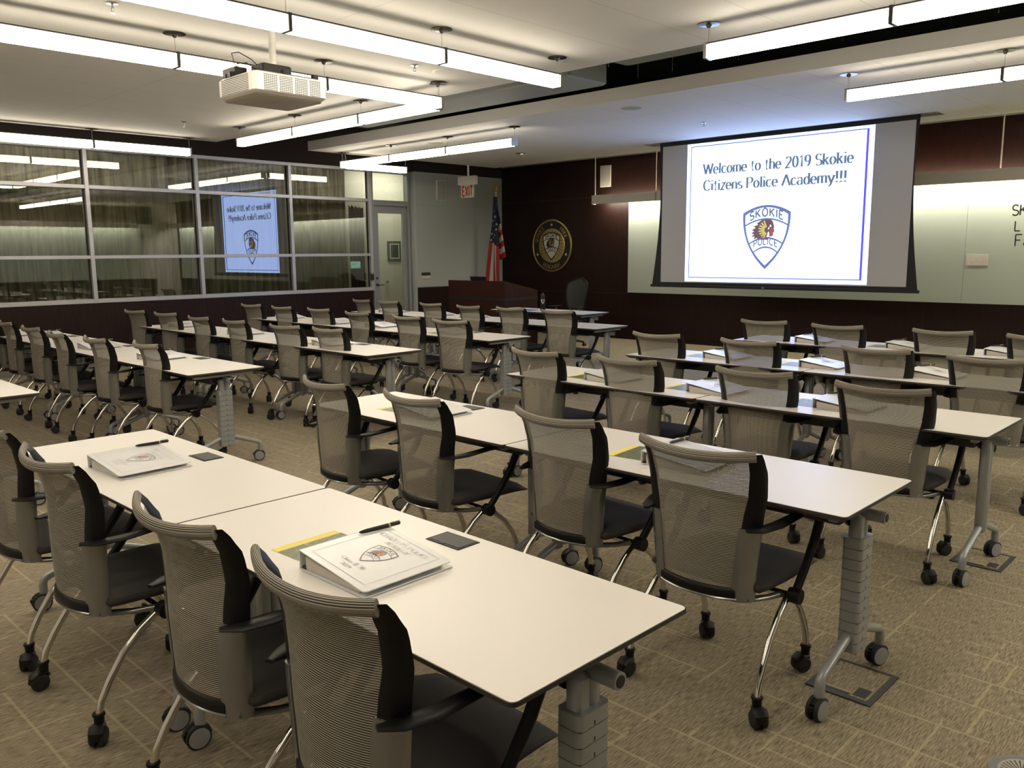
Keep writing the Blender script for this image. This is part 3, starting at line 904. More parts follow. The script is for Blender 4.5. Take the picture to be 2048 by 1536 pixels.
# glass marker board on the screen wall, with its writing
b = MB(); xs = [-4.865, -1.893, 0.691, 3.464, EX - 0.2]
for i in range(4): b.box(xs[i] + 0.0015, xs[i + 1] - 0.0015, SY - 0.028, SY - 0.021, 0.853, 2.52, 'glass_board')
gb = b.obj('glass_board', smooth=False)
tag(gb, 'long pale green glass marker board on the wall behind the projection screen', 'board')
b = MB()
on_board = lambda x, y: (x, SY - 0.0295, y)
for s, x, z, h in (('SK', 1.216, 2.005, 0.131), ('LA', 1.258, 1.806, 0.124), ('FA', 1.274, 1.611, 0.147)):
    if s == 'SK':
        b.polys(text_line('SK', height=h, w=0.13, gap=0.10), 'ink_black', lambda u, v: on_board(x + u, z + v))
    elif s == 'LA':
        b.polys(text_line('L', height=h, w=0.12), 'ink_black', lambda u, v: on_board(x + u, z + v))
    else:
        b.polys(text_line('Fa', height=h, w=0.10), 'ink_black', lambda u, v: on_board(x + u, z + v))
b.obj('lettering', gb, smooth=False)
b = MB()
b.box(0.719, 0.981, SY - 0.036, SY - 0.0285, 1.361, 1.504, 'cream_plastic')
b.box(0.726, 0.974, SY - 0.0365, SY - 0.036, 1.368, 1.497, 'paper_edge')
b.polys([arc(0.85, 1.437, 0.062, 0.05, 0, 360, 20)[:-1]], 'cream_plastic', lambda x, y: (x, SY - 0.0370, y))
for zz, hwid in ((1.467, 0.03), (1.447, 0.045), (1.427, 0.04), (1.407, 0.085)):
    b.box(0.85 - hwid, 0.85 + hwid, SY - 0.0375, SY - 0.037, zz - 0.003, zz + 0.003, 'print_light')
tag(b.obj('notice_card', smooth=False), 'small pale notice card stuck on the glass marker board, right of the screen', 'card')

# ------------------------------------------------------------------ projection screen
PY = 9.10
root = thing('projection_screen', (0, PY, 0))
def outl(top, bot, z0, z1, bow):
    """outline with the inward bowed sides of a tab tensioned screen"""
    (xl, xr), (yl, yr) = top, bot
    n = 10; r = [(xr + (yr - xr) * t - bow * math.sin(PI * t), z1 + (z0 - z1) * t) for t in [i / n for i in range(n + 1)]]
    l = [(yl + (xl - yl) * t + bow * math.sin(PI * t), z0 + (z1 - z0) * t) for t in [i / n for i in range(n + 1)]]
    return r + l
so = outl((-3.10, 0.585), (-3.19, 0.665), 1.085, 3.29, 0.075)
MB().prism(so, 0, 0.004, 'screen_black', lambda x, z, d: (x, d, z)).obj('black_border', root, smooth=False)
si = [(-3.035, 1.125), (0.53, 1.125), (0.53, 3.105), (-3.035, 3.105)]
MB().prism(si, -0.002, 0.0, 'screen_fabric', lambda x, z, d: (x, d, z)).obj('screen_fabric', root, smooth=False)
bb = MB().box(-3.21, 0.685, -0.02, 0.025, 1.05, 1.09, 'screen_black', 0.006)
bar = bb.obj('bottom_bar', root, smooth=False)
MB().polys(text_line('DA', height=0.018, center=True, w=0.2), 'cream_plastic', lambda x, y: (-1.35 + x, -0.0205, 1.062 + y)).obj('maker_mark', bar, smooth=False)
b = MB().cyl((-3.2, 0.0, CZ + 0.20), (0.7, 0.0, CZ + 0.20), 0.07, 'screen_black')
for x in (-3.0, 0.5): b.box(x - 0.02, x + 0.02, -0.03, 0.03, CZ + 0.2, TOP, 'dark_steel')
b.obj('roller', root)
# projected slide, lying on the fabric
sl = MB()
SX0, SX1, SZ0, SZ1 = -2.612, 0.052, 1.142, 3.10
def on_slide(x, z, k=0): return (x, -0.003 - 0.0006 * k, z)
sl.polys([[(SX0, SZ0), (SX1, SZ0), (SX1, SZ1), (SX0, SZ1)]], 'slide_white', on_slide)
def rim(x0, x1, z0, z1, w, wr):
    return [[(x0, z0), (x1, z0), (x1, z0 + w), (x0, z0 + w)], [(x0, z1 - w), (x1, z1 - w), (x1, z1), (x0, z1)], [(x0, z0), (x0 + w, z0), (x0 + w, z1), (x0, z1)]], [[(x1 - wr, z0), (x1, z0), (x1, z1), (x1 - wr, z1)]]
ra, rb = rim(-2.553, -0.015, 1.195, 3.065, 0.013, 0.03)
sl.polys(ra, 'slide_line', lambda x, z: on_slide(x, z, 1))
sl.polys(rb, 'slide_line_blue', lambda x, z: on_slide(x, z, 1.5))
k = dict(serif=True, w=0.185, gap=0.10)
sl.polys(text_line('Welcome to the 2019 Skokie', 2.14, 0.142, False, **k), 'slide_ink', lambda x, z: on_slide(-2.34 + x, 2.665 + z, 2))
sl.polys(text_line('Citizens Police Academy!!!', 2.06, 0.142, False, **k), 'slide_ink', lambda x, z: on_slide(-2.33 + x, 2.435 + z, 2))
badge(sl, lambda x, y, l: on_slide(-1.345 + x * 0.70, 1.765 + y * 0.665, 2 + l), 'slide_shield', 'slide_ink', 'slide_white', 'slide_brown', 'slide_red', 'slide_yellow')
sl.obj('projected_slide', root, smooth=False)
tag(root, 'large hanging projection screen showing the welcome slide with a police shield', 'screen')

# ------------------------------------------------------------------ round seal on the screen wall
root = thing('wall_seal', (-6.688, SY - 0.003, 1.709)); root.scale = (1.05, 1.0, 1.05)
fy = lambda x, y, z: (x, -z, y)
MB().lathe([(0.47, 0), (0.482, 0.012), (0.478, 0.03), (0.455, 0.034), (0.448, 0.026)], 'gold', 56, fy).obj('gold_rim', root)
f = MB()
f.lathe([(0.449, 0.020), (0.449, 0.0265)], 'ink_black', 56, fy)
f.lathe([(0.318, 0.0266), (0.312, 0.0305), (0.300, 0.0305)], 'gold', 48, fy)
f.lathe([(0.288, 0.0306), (0.288, 0.0312)], 'gold_dull', 48, fy)
rays = []
for i in range(28):
    a = 2 * PI * i / 28; a1 = a + 0.05
    rays.append([(0.13 * math.cos(a), 0.13 * math.sin(a)), (0.283 * math.cos(a), 0.283 * math.sin(a)), (0.283 * math.cos(a1), 0.283 * math.sin(a1)), (0.13 * math.cos(a1), 0.13 * math.sin(a1))])
f.polys(rays, 'gold', lambda x, y: (x, -0.0316, y))
f.obj('seal_face', root)
f = MB(); pl = lambda x, y: (x, -0.0275, y)
kk = dict(serif=True, w=0.15, gap=0.10)
f.polys(text_arc('SERVICE', 0.345, 145, 0.068, **kk), 'gold', pl)
f.polys(text_arc('PRIDE', 0.345, 38, 0.068, **kk), 'gold', pl)
f.polys(text_arc('DEDICATION', 0.425, 270, 0.068, inside=True, **kk), 'gold', pl)
def star(cx, cy, r): return [(cx + (r if i % 2 == 0 else r * 0.4) * math.cos(PI / 2 + i * PI / 5), cy + (r if i % 2 == 0 else r * 0.4) * math.sin(PI / 2 + i * PI / 5)) for i in range(10)]
f.polys([star(0.383 * math.cos(math.radians(a)), 0.383 * math.sin(math.radians(a)), 0.035) for a in (90, 205, -25)], 'enamel_white', pl)
f.obj('motto_lettering', root, smooth=False)
f = MB()
badge(f, lambda x, y, l: (x * 0.43, -0.033 - 0.0006 * l, -0.01 + y * 0.40), 'ink_black', 'ink_black', 'enamel_white', 'ink_black', 'gold_dull', 'gold_dull')
f.obj('police_shield', root, smooth=False)
tag(root, 'round black and gold police seal mounted on the dark wood wall', 'seal')

# ------------------------------------------------------------------ small things on the walls
def wall_speaker(label, origin, ax):
    r = thing('wall_speaker', origin)
    P = (lambda a, d, z: (a, -d, z)) if ax == 'x' else (lambda a, d, z: (d, a, z))
    b = MB().prism([(-0.117, -0.19), (0.117, -0.19), (0.117, 0.19), (-0.117, 0.19)], 0, 0.02, 'white_plastic', lambda x, y, z: P(x, z, y)); b.obj('frame', r, smooth=False)
    MB().prism([(-0.107, -0.18), (0.107, -0.18), (0.107, 0.18), (-0.107, 0.18)], 0.02, 0.024, 'speaker_grille', lambda x, y, z: P(x, z, y)).obj('grille', r, smooth=False)
    tag(r, label, 'speaker')
wall_speaker('white rectangular speaker recessed in the wood wall above the valance', (-5.396, SY - 0.001, 2.94), 'x')
wall_speaker('grey rectangular speaker on the grey wall left of the exit sign', (GX + 0.001, 9.15, 2.756), 'y')

r = thing('thermostat_panel', (GX + 0.0005, 8.725, 1.165))
MB().box(0, 0.018, -0.105, 0.105, 0.005, 0.058, 'ink_black', 0.003).obj('black_panel', r, smooth=False)
MB().box(0, 0.014, -0.105, 0.105, -0.055, 0.0, 'cream_plastic', 0.003).obj('white_plate', r, smooth=False)
tag(r, 'black and white switch panel on the grey wall beside the door frame', 'switch')

r = thing('card_reader', (WX + 0.0141, 7.545, 1.182))
MB().box(0, 0.03, -0.035, 0.035, -0.07, 0.06, 'ink_black', 0.006).obj('reader_body', r, smooth=False)
MB().box(0.028, 0.0315, -0.028, 0.028, 0.045, 0.053, 'led_red').obj('red_light', r, smooth=False)
tag(r, 'black card reader with a red light on the window frame by the door', 'card reader')

r = thing('door_notice', (WX - 0.057, 7.256, 1.389))
MB().box(-0.002, 0.0, -0.105, 0.105, -0.06, 0.06, 'sign_green').obj('sheet', r, smooth=False)
MB().box(0.0, 0.0006, -0.085, 0.03, 0.018, 0.028, 'print_grey').box(0.0, 0.0006, -0.085, 0.0, -0.002, 0.008, 'print_grey').obj('print', r, smooth=False)
tag(r, 'pale green paper notice taped inside the window next to the door', 'notice')

r = thing('framed_picture', (-9.304, 8.96, 1.63))
MB().box(0, 0.02, -0.17, 0.17, -0.20, 0.20, 'frame_grey', 0.006).obj('frame', r, smooth=False)
MB().box(0.02, 0.022, -0.115, 0.115, -0.145, 0.145, 'paper').obj('mat', r, smooth=False)
MB().box(0.022, 0.023, -0.10, 0.10, -0.13, 0.13, 'art_dark').obj('print', r, smooth=False)
tag(r, 'small grey framed picture seen through the glass door', 'picture')

# exit sign hung from the far ceiling
r = thing('exit_sign', (-7.16, 9.0, 0))
MB().cyl((0.02, 0, 2.95), (0.02, 0, CZ), 0.018, 'white_plastic').obj('stem', r)
MB().box(-0.22, 0.22, -0.045, 0.045, 2.80, 2.955, 'white_plastic', 0.006).obj('housing', r, smooth=False)
MB().box(-0.165, 0.165, -0.018, 0.018, 2.575, 2.80, 'enamel_white', 0.003).obj('panel', r, smooth=False)
MB().polys(text_line('EXIT', 0.27, 0.165, True, w=0.24, gap=0.22), 'red_letter', lambda x, y: (0.01 + x, -0.0185, 2.605 + y)).obj('lettering', r, smooth=False)
tag(r, 'white exit sign with red letters hanging left of the flag', 'exit sign')

# ------------------------------------------------------------------ curtains behind the glazing
def curtain(y0, y1, x, z0, z1, label, n):
    b = MB(); L = y1 - y0
    def fold(t):
        y = y0 + L * t
        return x + 0.15 * abs(math.sin(y * PI / 0.20 + 1.5 * math.sin(y * 2.7))) * (0.6 + 0.4 * math.sin(y * 1.9)) + 0.02 * math.sin(y * 2 * PI / 0.083 + 2 * math.sin(y * 5))
    b.grid(lambda u, v: (fold(u) + 0.01 * math.sin(9 * u * L + 4 * v), y0 + L * u + 0.012 * math.sin(v * 3 + u * 40), z0 + (z1 - z0) * v), n, 6, 'curtain_cloth')
    return tag(b.obj('curtain', ang=180), label, 'curtain', 'curtains behind the windows')
curtain(BY + 0.3, 2.90, WX - 0.42, 0.05, 3.22, 'long beige curtain behind the left window bays', 420)
curtain(2.80, 7.28, WX - 0.44, 0.05, 3.22, 'long beige curtain behind the window bays nearer the door', 300)

b = MB(); b.grid(lambda u, v: (WX - 0.16 + 0.02 * math.sin(u * 22), 7.22 + 0.32 * u, lerp_(0.4, 2.44 - 0.05 * abs(math.sin(u * PI * 4)), v)), 48, 4, 'grey_cloth')
tag(b.obj('grey_curtain', ang=180), 'narrow grey curtain with scalloped top behind the pane next to the door', 'curtain')

# ------------------------------------------------------------------ things in the ceiling
def disc(name, x, y, rad, mat, label, cat, group=None):
    b = MB().lathe([(rad, 0), (rad, -0.006), (rad - 0.012, -0.009)], 'white_plastic', 36)
    o = b.obj(name); o.location = (x, y, CZ)
    MB().lathe([(rad - 0.014, -0.0088), (rad - 0.016, -0.0105)], mat, 36).obj('grille', o)
    return tag(o, label, cat, group)
disc('ceiling_speaker', -1.47, 3.46, 0.155, 'ceiling_paint', 'round white ceiling speaker behind the nearest pendant light', 'speaker', 'round ceiling speakers')
disc('ceiling_speaker', -1.48, 6.15, 0.13, 'speaker_grille', 'round grey ceiling speaker in front of the projection screen', 'speaker', 'round ceiling speakers')
disc('ceiling_speaker', -5.16, 6.5, 0.13, 'speaker_grille', 'round ceiling speaker above the far left pendant light', 'speaker', 'round ceiling speakers')
r = thing('ceiling_downlight', (-5.28, 8.4, CZ))
MB().lathe([(0.075, 0), (0.075, -0.005), (0.055, -0.007)], 'dark_steel', 28).obj('trim_ring', r)
MB().lathe([(0.030, -0.0065), (0.028, -0.009)], 'downlight_glow', 20).shift(0.02, 0.015, 0).obj('lamp', r)
tag(r, 'small recessed downlight in the far ceiling before the seal', 'light')
def sprinkler(x, y, label):
    r = thing('fire_sprinkler', (x, y, CZ))
    MB().lathe([(0.035, 0), (0.036, -0.006), (0.012, -0.012)], 'steel_brushed', 20).obj('plate', r)
    b = MB().cyl((0, 0, -0.01), (0, 0, -0.035), 0.007, 'steel_brushed', 8)
    b.sweep([(-0.014, 0, -0.03), (-0.012, 0, -0.05), (0, 0, -0.056), (0.012, 0, -0.05), (0.014, 0, -0.03)], 0.003, 'steel_brushed', n=6)
    b.lathe([(0.016, -0.060), (0.016, -0.057)], 'steel_brushed', 14)
    b.obj('head', r)
    tag(r, label, 'sprinkler', 'ceiling sprinklers')
sprinkler(-1.454, 0.594, 'fire sprinkler near the top left corner of the view')
sprinkler(-5.736, 3.054, 'fire sprinkler left of the ceiling projector, toward the windows')
sprinkler(-1.499, 3.082, 'fire sprinkler between the pendant light and the round white speaker')
sprinkler(-1.506, 7.701, 'fire sprinkler just above the top of the projection screen')

# ------------------------------------------------------------------ ceiling projector
r = thing('ceiling_projector', (-1.105, 1.49, 2.60))
b = MB()
b.box(-0.24, 0.24, -0.275, 0.275, 0.018, 0.158, 'white_plastic', 0.02)
b.obj('housing', r)
MB().box(-0.215, 0.215, -0.25, 0.25, 0.004, 0.020, 'diffuser_grey', 0.008).obj('base_plate', r)
b = MB()
for j in range(10):
    for i in range(30):
        y = -0.205 + 0.0143 * i
        if i % 8 == 7: continue
        b.box(0.2395, 0.2405, y, y + 0.011, 0.040 + j * 0.0105, 0.0455 + j * 0.0105, 'slot_dark')
b.obj('side_vent', r, smooth=False)
b = MB()
for j in range(10):
    for i in range(24):
        x = -0.19 + 0.0150 * i
        b.box(x, x + 0.011, -0.2755, -0.2745, 0.040 + j * 0.0105, 0.0455 + j * 0.0105, 'slot_dark')
b.obj('rear_vent', r, smooth=False)
b = MB(); b.lathe([(0.05, 0), (0.055, 0.03), (0.05, 0.05), (0.035, 0.052)], 'ink_black', 24, lambda x, y, z: (x - 0.05, 0.27 + z, 0.09 + y))
b.obj('lens', r)
b = MB()
b.box(-0.07, 0.09, -0.12, 0.10, 0.170, 0.245, 'black_plastic', 0.008)
b.box(-0.20, 0.20, -0.22, 0.22, 0.158, 0.170, 'dark_steel', 0.004)
b.obj('mount_bracket', r)
MB().box(-0.235, -0.06, -0.24, -0.15, 0.165, 0.225, 'black_plastic', 0.004).obj('cable_tray', r)
MB().cyl((0.02, 0.0, 0.22), (0.02, 0.0, CZ - 2.60), 0.024, 'white_plastic', 18).obj('ceiling_pole', r)
b = MB()
for x, y in ((-0.19, -0.22), (0.18, 0.22), (0.19, -0.02), (-0.1, -0.235)):
    b.lathe([(0.026, 0.158), (0.026, 0.192)], 'black_plastic', 12, lambda a, c, z: (x + a, y + c, z))
b.obj('adjuster_knobs', r)
b = MB().sweep([(-0.10, -0.17, 0.20), (-0.14, -0.2, 0.26), (-0.13, -0.22, 0.32), (-0.07, -0.2, 0.32), (0.0, -0.15, 0.27), (0.02, -0.10, 0.22)], 0.0035, 'black_plastic', n=6)
b.sweep([(-0.12, -0.17, 0.2), (-0.10, -0.2, 0.25), (-0.03, -0.17, 0.25), (0.0, -0.12, 0.21)], 0.0035, 'black_plastic', n=6)
b.obj('cable', r)
tag(r, 'white ceiling projector hanging on a pole with vent grilles', 'projector')

# ================================================================== FURNITURE
def lerp(a, b, t): return a + (b - a) * t
def table_fn(tab, z):
    for (z0, *a), (z1, *b) in zip(tab, tab[1:]):
        if z <= z1:
            t = max(0, (z - z0) / (z1 - z0))
            t = t * t * (3 - 2 * t) * 0.5 + t * 0.5
            return [lerp(p, q, t) for p, q in zip(a, b)]
    return list(tab[-1][1:])
# z, y of the outer edge, half width, width of the side wing
PROF = [(0.400, 0.050, 0.190, 0.052), (0.50, 0.046, 0.196, 0.052), (0.60, 0.044, 0.205, 0.052), (0.68, 0.046, 0.214, 0.050), (0.77, 0.046, 0.226, 0.046), (0.85, 0.030, 0.232, 0.042), (0.90, 0.010, 0.234, 0.040), (0.925, -0.008, 0.235, 0.040)]
SAG = 0.062
def back_pt(s, z, d=0.0):
    """point of the back shell: s from -1 to 1 across, z up, d = offset forward"""
    y, hw, wing = table_fn(PROF, z)
    x = s * hw
    yy = y - SAG * (1 - abs(s) ** 2.2)
    return Vector((x, yy + d, z - 0.016 * (1 - s * s) * max(0, (z - 0.8) / 0.125)))
def inner(z):
    y, hw, wing = table_fn(PROF, z)
    return 1 - wing / hw

CASTER_R = 0.032
def caster_bm(x, y, turn):
    """twin wheel castor under a stem at (x, y)"""
    b = MB(); c, s = math.cos(turn), math.sin(turn)
    P = lambda a, d, z: (x + a * c - d * s, y + a * s + d * c, z)
    for sd in (-1, 1):
        b.lathe([(0.010, 0.004), (CASTER_R - 0.004, 0.004), (CASTER_R, 0.008), (CASTER_R, 0.020), (CASTER_R - 0.006, 0.025), (0.008, 0.0255)], 'black_rubber', 20,
                lambda a, d, z: P(sd * z, d - 0.018, CASTER_R + a))
    b.sweep([P(0, -0.05, 0.030), P(0, -0.045, 0.052), P(0, -0.022, 0.066), P(0, 0.004, 0.062), P(0, 0.012, 0.045)], [(0.014, 0.006), (0.024, 0.006), (0.027, 0.007), (0.020, 0.010), (0.010, 0.010)], 'black_plastic', n=10, up=(0, 0, 1))
    b.cyl(P(0, 0, 0.04), P(0, 0, 0.102), 0.0145, 'black_plastic', 12, 0.0175)
    b.lathe([(0.019, 0.094), (0.021, 0.098), (0.019, 0.104)], 'black_plastic', 14, lambda a, d, z: (x + a, y + d, z))
    return b

def make_chair():
    r = thing('nesting_chair')
    # striped mesh
    b = MB()
    z0, z1 = 0.425, 0.905
    def fn(u, v):
        z = lerp(z0, z1, v); k = inner(z) * 1.01
        return back_pt(lerp(-k, k, u), z)
    b.grid(fn, 14, 22, 'striped_mesh', lambda u, v: (u * 0.4, v * (z1 - z0) * 1.02))
    b.obj('backrest_mesh', r, ang=180)
    # rolled top
    b = MB(); pts = []; sz = []
    for i in range(15):
        s = lerp(-0.955, 0.955, i / 14)
        p = back_pt(s, 0.922, -0.006); pts.append(p); sz.append((0.011, 0.019))
    b.sweep(pts, sz, 'striped_roll', n=12, uvy=True)
    b.obj('rolled_top', r, ang=60)
    # side wings, black
    for sd in (-1, 1):
        b = MB()
        n = 12; vs = []; fs = []
        for i in range(n + 1):
            z = lerp(0.655, 0.928, i / n)
            k = inner(z)
            a = back_pt(sd * k, z); m = back_pt(sd * (k + 1) / 2, z, -0.006); o = back_pt(sd, z)
            tp = 1.0 if i < n - 3 else (n - i) / 4 + 0.15
            fo = o + Vector((sd * 0.003, 0.018 * tp, 0)); fi = a + Vector((sd * 0.004, 0.020 * tp, 0))
            vs += [a, m, o, fo, fi]
        for i in range(n):
            for k in range(5):
                k2 = (k + 1) % 5
                fs.append((i * 5 + k, i * 5 + k2, i * 5 + 5 + k2, i * 5 + 5 + k))
        fs += [(4, 3, 2, 1, 0), tuple(range(n * 5, n * 5 + 5))]
        b.add(vs, fs, 'black_plastic')
        w = b.obj('side_wing', r, ang=50)
        # metal bracket carrying the wing and running forward under the seat
        b = MB(); vs = []; fs = []
        n = 8
        for i in range(n + 1):
            z = lerp(0.392, 0.657, i / n)
            k = inner(z) - 0.02
            a = back_pt(sd * k, z, -0.004); m = back_pt(sd * (k + 1) / 2, z, -0.012); o = back_pt(sd, z, -0.003) + Vector((sd * 0.003, 0, 0))
            fo = o + Vector((0, 0.026, 0)); fi = a + Vector((sd * 0.006, 0.030, 0))
            vs += [a, m, o, fo, fi]
        for i in range(n):
            for k in range(5):
                k2 = (k + 1) % 5
                fs.append((i * 5 + k, i * 5 + k2, i * 5 + 5 + k2, i * 5 + 5 + k))
        fs += [(4, 3, 2, 1, 0), tuple(range(n * 5, n * 5 + 5))]
        b.add(vs, fs, 'pewter')
        b.sweep([(sd * 0.168, 0.040, 0.405), (sd * 0.176, 0.075, 0.393), (sd * 0.200, 0.140, 0.385), (sd * 0.225, 0.205, 0.385)], [(0.020, 0.012), (0.016, 0.010), (0.013, 0.010), (0.012, 0.012)], 'pewter', n=10)
        b.obj('back_bracket', r, ang=50)
        # armrest
        b = MB()
        pts = [(sd * 0.200, -0.012, 0.662), (sd * 0.222, 0.035, 0.659), (sd * 0.245, 0.110, 0.664), (sd * 0.262, 0.200, 0.676), (sd * 0.270, 0.290, 0.685), (sd * 0.272, 0.350, 0.682), (sd * 0.272, 0.388, 0.662),
               (sd * 0.272, 0.392, 0.628), (sd * 0.271, 0.355, 0.560), (sd * 0.269, 0.290, 0.470), (sd * 0.268, 0.222, 0.395)]
        sz = [(0.012, 0.005), (0.026, 0.008), (0.028, 0.009), (0.022, 0.010), (0.018, 0.012), (0.017, 0.015), (0.018, 0.017), (0.019, 0.017), (0.018, 0.016), (0.016, 0.015), (0.016, 0.015)]
        # keep the section level on the arm, then let it follow the post
        b.sweep(pts[:7], sz[:7], 'black_plastic', n=10)
        b.sweep(pts[5:], [(q[1], q[0]) for q in sz[5:]], 'black_plastic', n=10, up=(0, 1, 0.2))
        b.obj('armrest', r, ang=60)
        MB().cyl((sd * 0.250, 0.215, 0.388), (sd * 0.292, 0.215, 0.388), 0.027, 'black_plastic', 16).obj('pivot_knob', r)
        # legs
        rear = [(sd * 0.246, 0.212, 0.385), (sd * 0.250, 0.140, 0.338), (sd * 0.254, 0.075, 0.275), (sd * 0.257, 0.025, 0.200), (sd * 0.259, -0.008, 0.140), (sd * 0.260, -0.020, 0.092)]
        lg = MB().sweep(rear, 0.0125, 'chrome', n=12, up=(sd, 0, 0)).obj('leg', r, ang=60)
        caster_bm(sd * 0.260, -0.020, 0.5 * sd + 0.4).obj('caster', lg)
        fro = [(sd * 0.228, 0.222, 0.382), (sd * 0.226, 0.290, 0.348), (sd * 0.222, 0.360, 0.290), (sd * 0.218, 0.415, 0.215), (sd * 0.216, 0.444, 0.150), (sd * 0.215, 0.452, 0.092)]
        lg = MB().sweep(fro, 0.0125, 'chrome', n=12, up=(sd, 0, 0)).obj('leg', r, ang=60)
        caster_bm(sd * 0.215, 0.452, -0.7 * sd + 0.2).obj('caster', lg)
    # lower rail: black pad over a slim metal frame
    b = MB(); pts = [back_pt(lerp(-0.76, 0.76, i / 12), 0.418, 0.0) for i in range(13)]
    b.sweep(pts, [(0.011, 0.022)] * 13, 'black_plastic', n=10)
    b.obj('lower_rail', r, ang=60)
    b = MB(); pts = [back_pt(lerp(-0.78, 0.78, i / 12), 0.400, 0.0) for i in range(13)]
    b.sweep(pts, [(0.012, 0.007)] * 13, 'pewter', n=8)
    b.obj('lower_frame', r, ang=60)
    # seat
    def seat(u, v, top):
        a = lerp(-1, 1, u); c = lerp(-1, 1, v)
        # round the square a little
        x = a * math.sqrt(1 - c * c * 0.16) * 0.232; y = 0.285 + c * math.sqrt(1 - a * a * 0.12) * 0.235
        e = max(abs(a), abs(c)) ** 6
        if top:
            z = 0.478 - 0.024 * e - 0.012 * (1 - a * a) * (1 - c * c) - (0.028 * max(0, c - 0.3) ** 2 / 0.49)
        else:
            z = 0.418 + 0.008 * e - (0.012 * max(0, c - 0.3) ** 2 / 0.49)
        return (x, y, z)
    b = MB(); n = 12
    b.grid(lambda u, v: seat(u, v, True), n, n, 'upholstery')
    b.grid(lambda u, v: seat(1 - u, v, False), n, n, 'upholstery')
    ring = [(i / n, 0) for i in range(n)] + [(1, i / n) for i in range(n)] + [(1 - i / n, 1) for i in range(n)] + [(0, 1 - i / n) for i in range(n)]
    m = len(ring); vs = []
    for lvl in range(4):
        for u, v in ring:
            t = Vector(seat(u, v, True)); q = Vector(seat(u, v, False)); c = Vector((0, 0.285, 0)); k = lvl / 3
            p = t.lerp(q, k); o = Vector((p.x, p.y - 0.285, 0)); g = 1 + 0.035 * math.sin(PI * k)
            vs.append((o.x * g, 0.285 + o.y * g, p.z))
    b.add(vs, [(l * m + i, l * m + m + i, l * m + m + (i + 1) % m, l * m + (i + 1) % m) for l in range(3) for i in range(m)], 'upholstery')
    b.obj('seat_cushion', r, ang=70)
    b = MB(); b.box(-0.16, 0.16, 0.12, 0.40, 0.398, 0.424, 'black_plastic', 0.006)
    b.obj('seat_pan', r)
    MB().cyl((-0.262, 0.212, 0.385), (0.262, 0.212, 0.385), 0.013, 'chrome', 12).obj('cross_tube', r)
    return r

# spots: key = (x, y, turn in degrees)
RIGHT = [
 [(0.48, -0.78, 0), (1.20, -0.79, 0.6), (2.12, -0.78, 0), (2.76, -0.78, 0)],
 [(0.50, 0.76, -6.4), (1.20, 0.77, -4.9), (2.00, 0.86, -4.0), (2.72, 0.77, 0.3)],
 [(0.42, 2.48, -4.9), (1.16, 2.51, -1.3), (1.99, 2.55, 2.3), (2.72, 2.45, 0.8)],
 [(0.38, 3.98, -0.4), (1.20, 3.96, -1.7), (2.09, 4.04, 0.0), (2.79, 3.95, -0.4)],
 [(0.44, 5.67, 3.8), (1.17, 5.60, 1.8), (2.02, 5.64, 2.3), (2.72, 5.62, 3.9)]]
LEFT = [
 None,
 [(-6.20, 0.95, 0.7), (-5.42, 0.90, -2.5), (-4.50, 0.86, 0.9), (-3.66, 0.81, -4.5), (-2.92, 0.86, -1.3), (-2.16, 0.95, -1.9)],
 [(-6.14, 2.49, 5.9), (-5.38, 2.53, 6.7), (-4.46, 2.48, 0.0), (-3.73, 2.50, -0.9), (-2.75, 2.49, 4.9), (-2.15, 2.56, 0.9)],
 [(-6.08, 4.00, 3.6), (-5.30, 3.99, 0.6), (-4.56, 4.05, 0.8), (-3.65, 3.96, -1.3), (-2.72, 3.92, 0.3), (-1.96, 3.85, 6.5)],
 [(-5.77, 5.57, -5.4), (-5.15, 5.57, -2.5), (-4.28, 5.60, -2.8), (-3.48, 5.53, -4.4), (-2.80, 5.58, 0.5), (-2.02, 5.54, 2.5)]]
ORD = ['first', 'second', 'third', 'fourth', 'fifth', 'sixth']
ROWN = ['nearest', 'second-nearest', 'middle', 'second-farthest', 'farthest']
chair0 = make_chair(); _used = False
def place_chair(x, y, rz, label, group):
    global _used
    c = chair0 if not _used else dup(chair0)
    _used = True
    c.location = (x, y + 0.002, 0); c.rotation_euler = (0, 0, math.radians(rz))
    tag(c, label, 'chair', group)
for k, row in enumerate(RIGHT):
    for i, (x, y, a) in enumerate(row):
        place_chair(x, y, a, 'striped mesh chair, %s from the aisle, at the %s row of right-hand tables' % (ORD[i], ROWN[k]), 'striped mesh chairs at the right-hand tables')
for k, row in enumerate(LEFT):
    if not row: continue
    for i, (x, y, a) in enumerate(row):
        place_chair(x, y, a, 'striped mesh chair, %s from the windows, at the %s row of left-hand tables' % (ORD[i], ROWN[k]), 'striped mesh chairs at the left-hand tables')

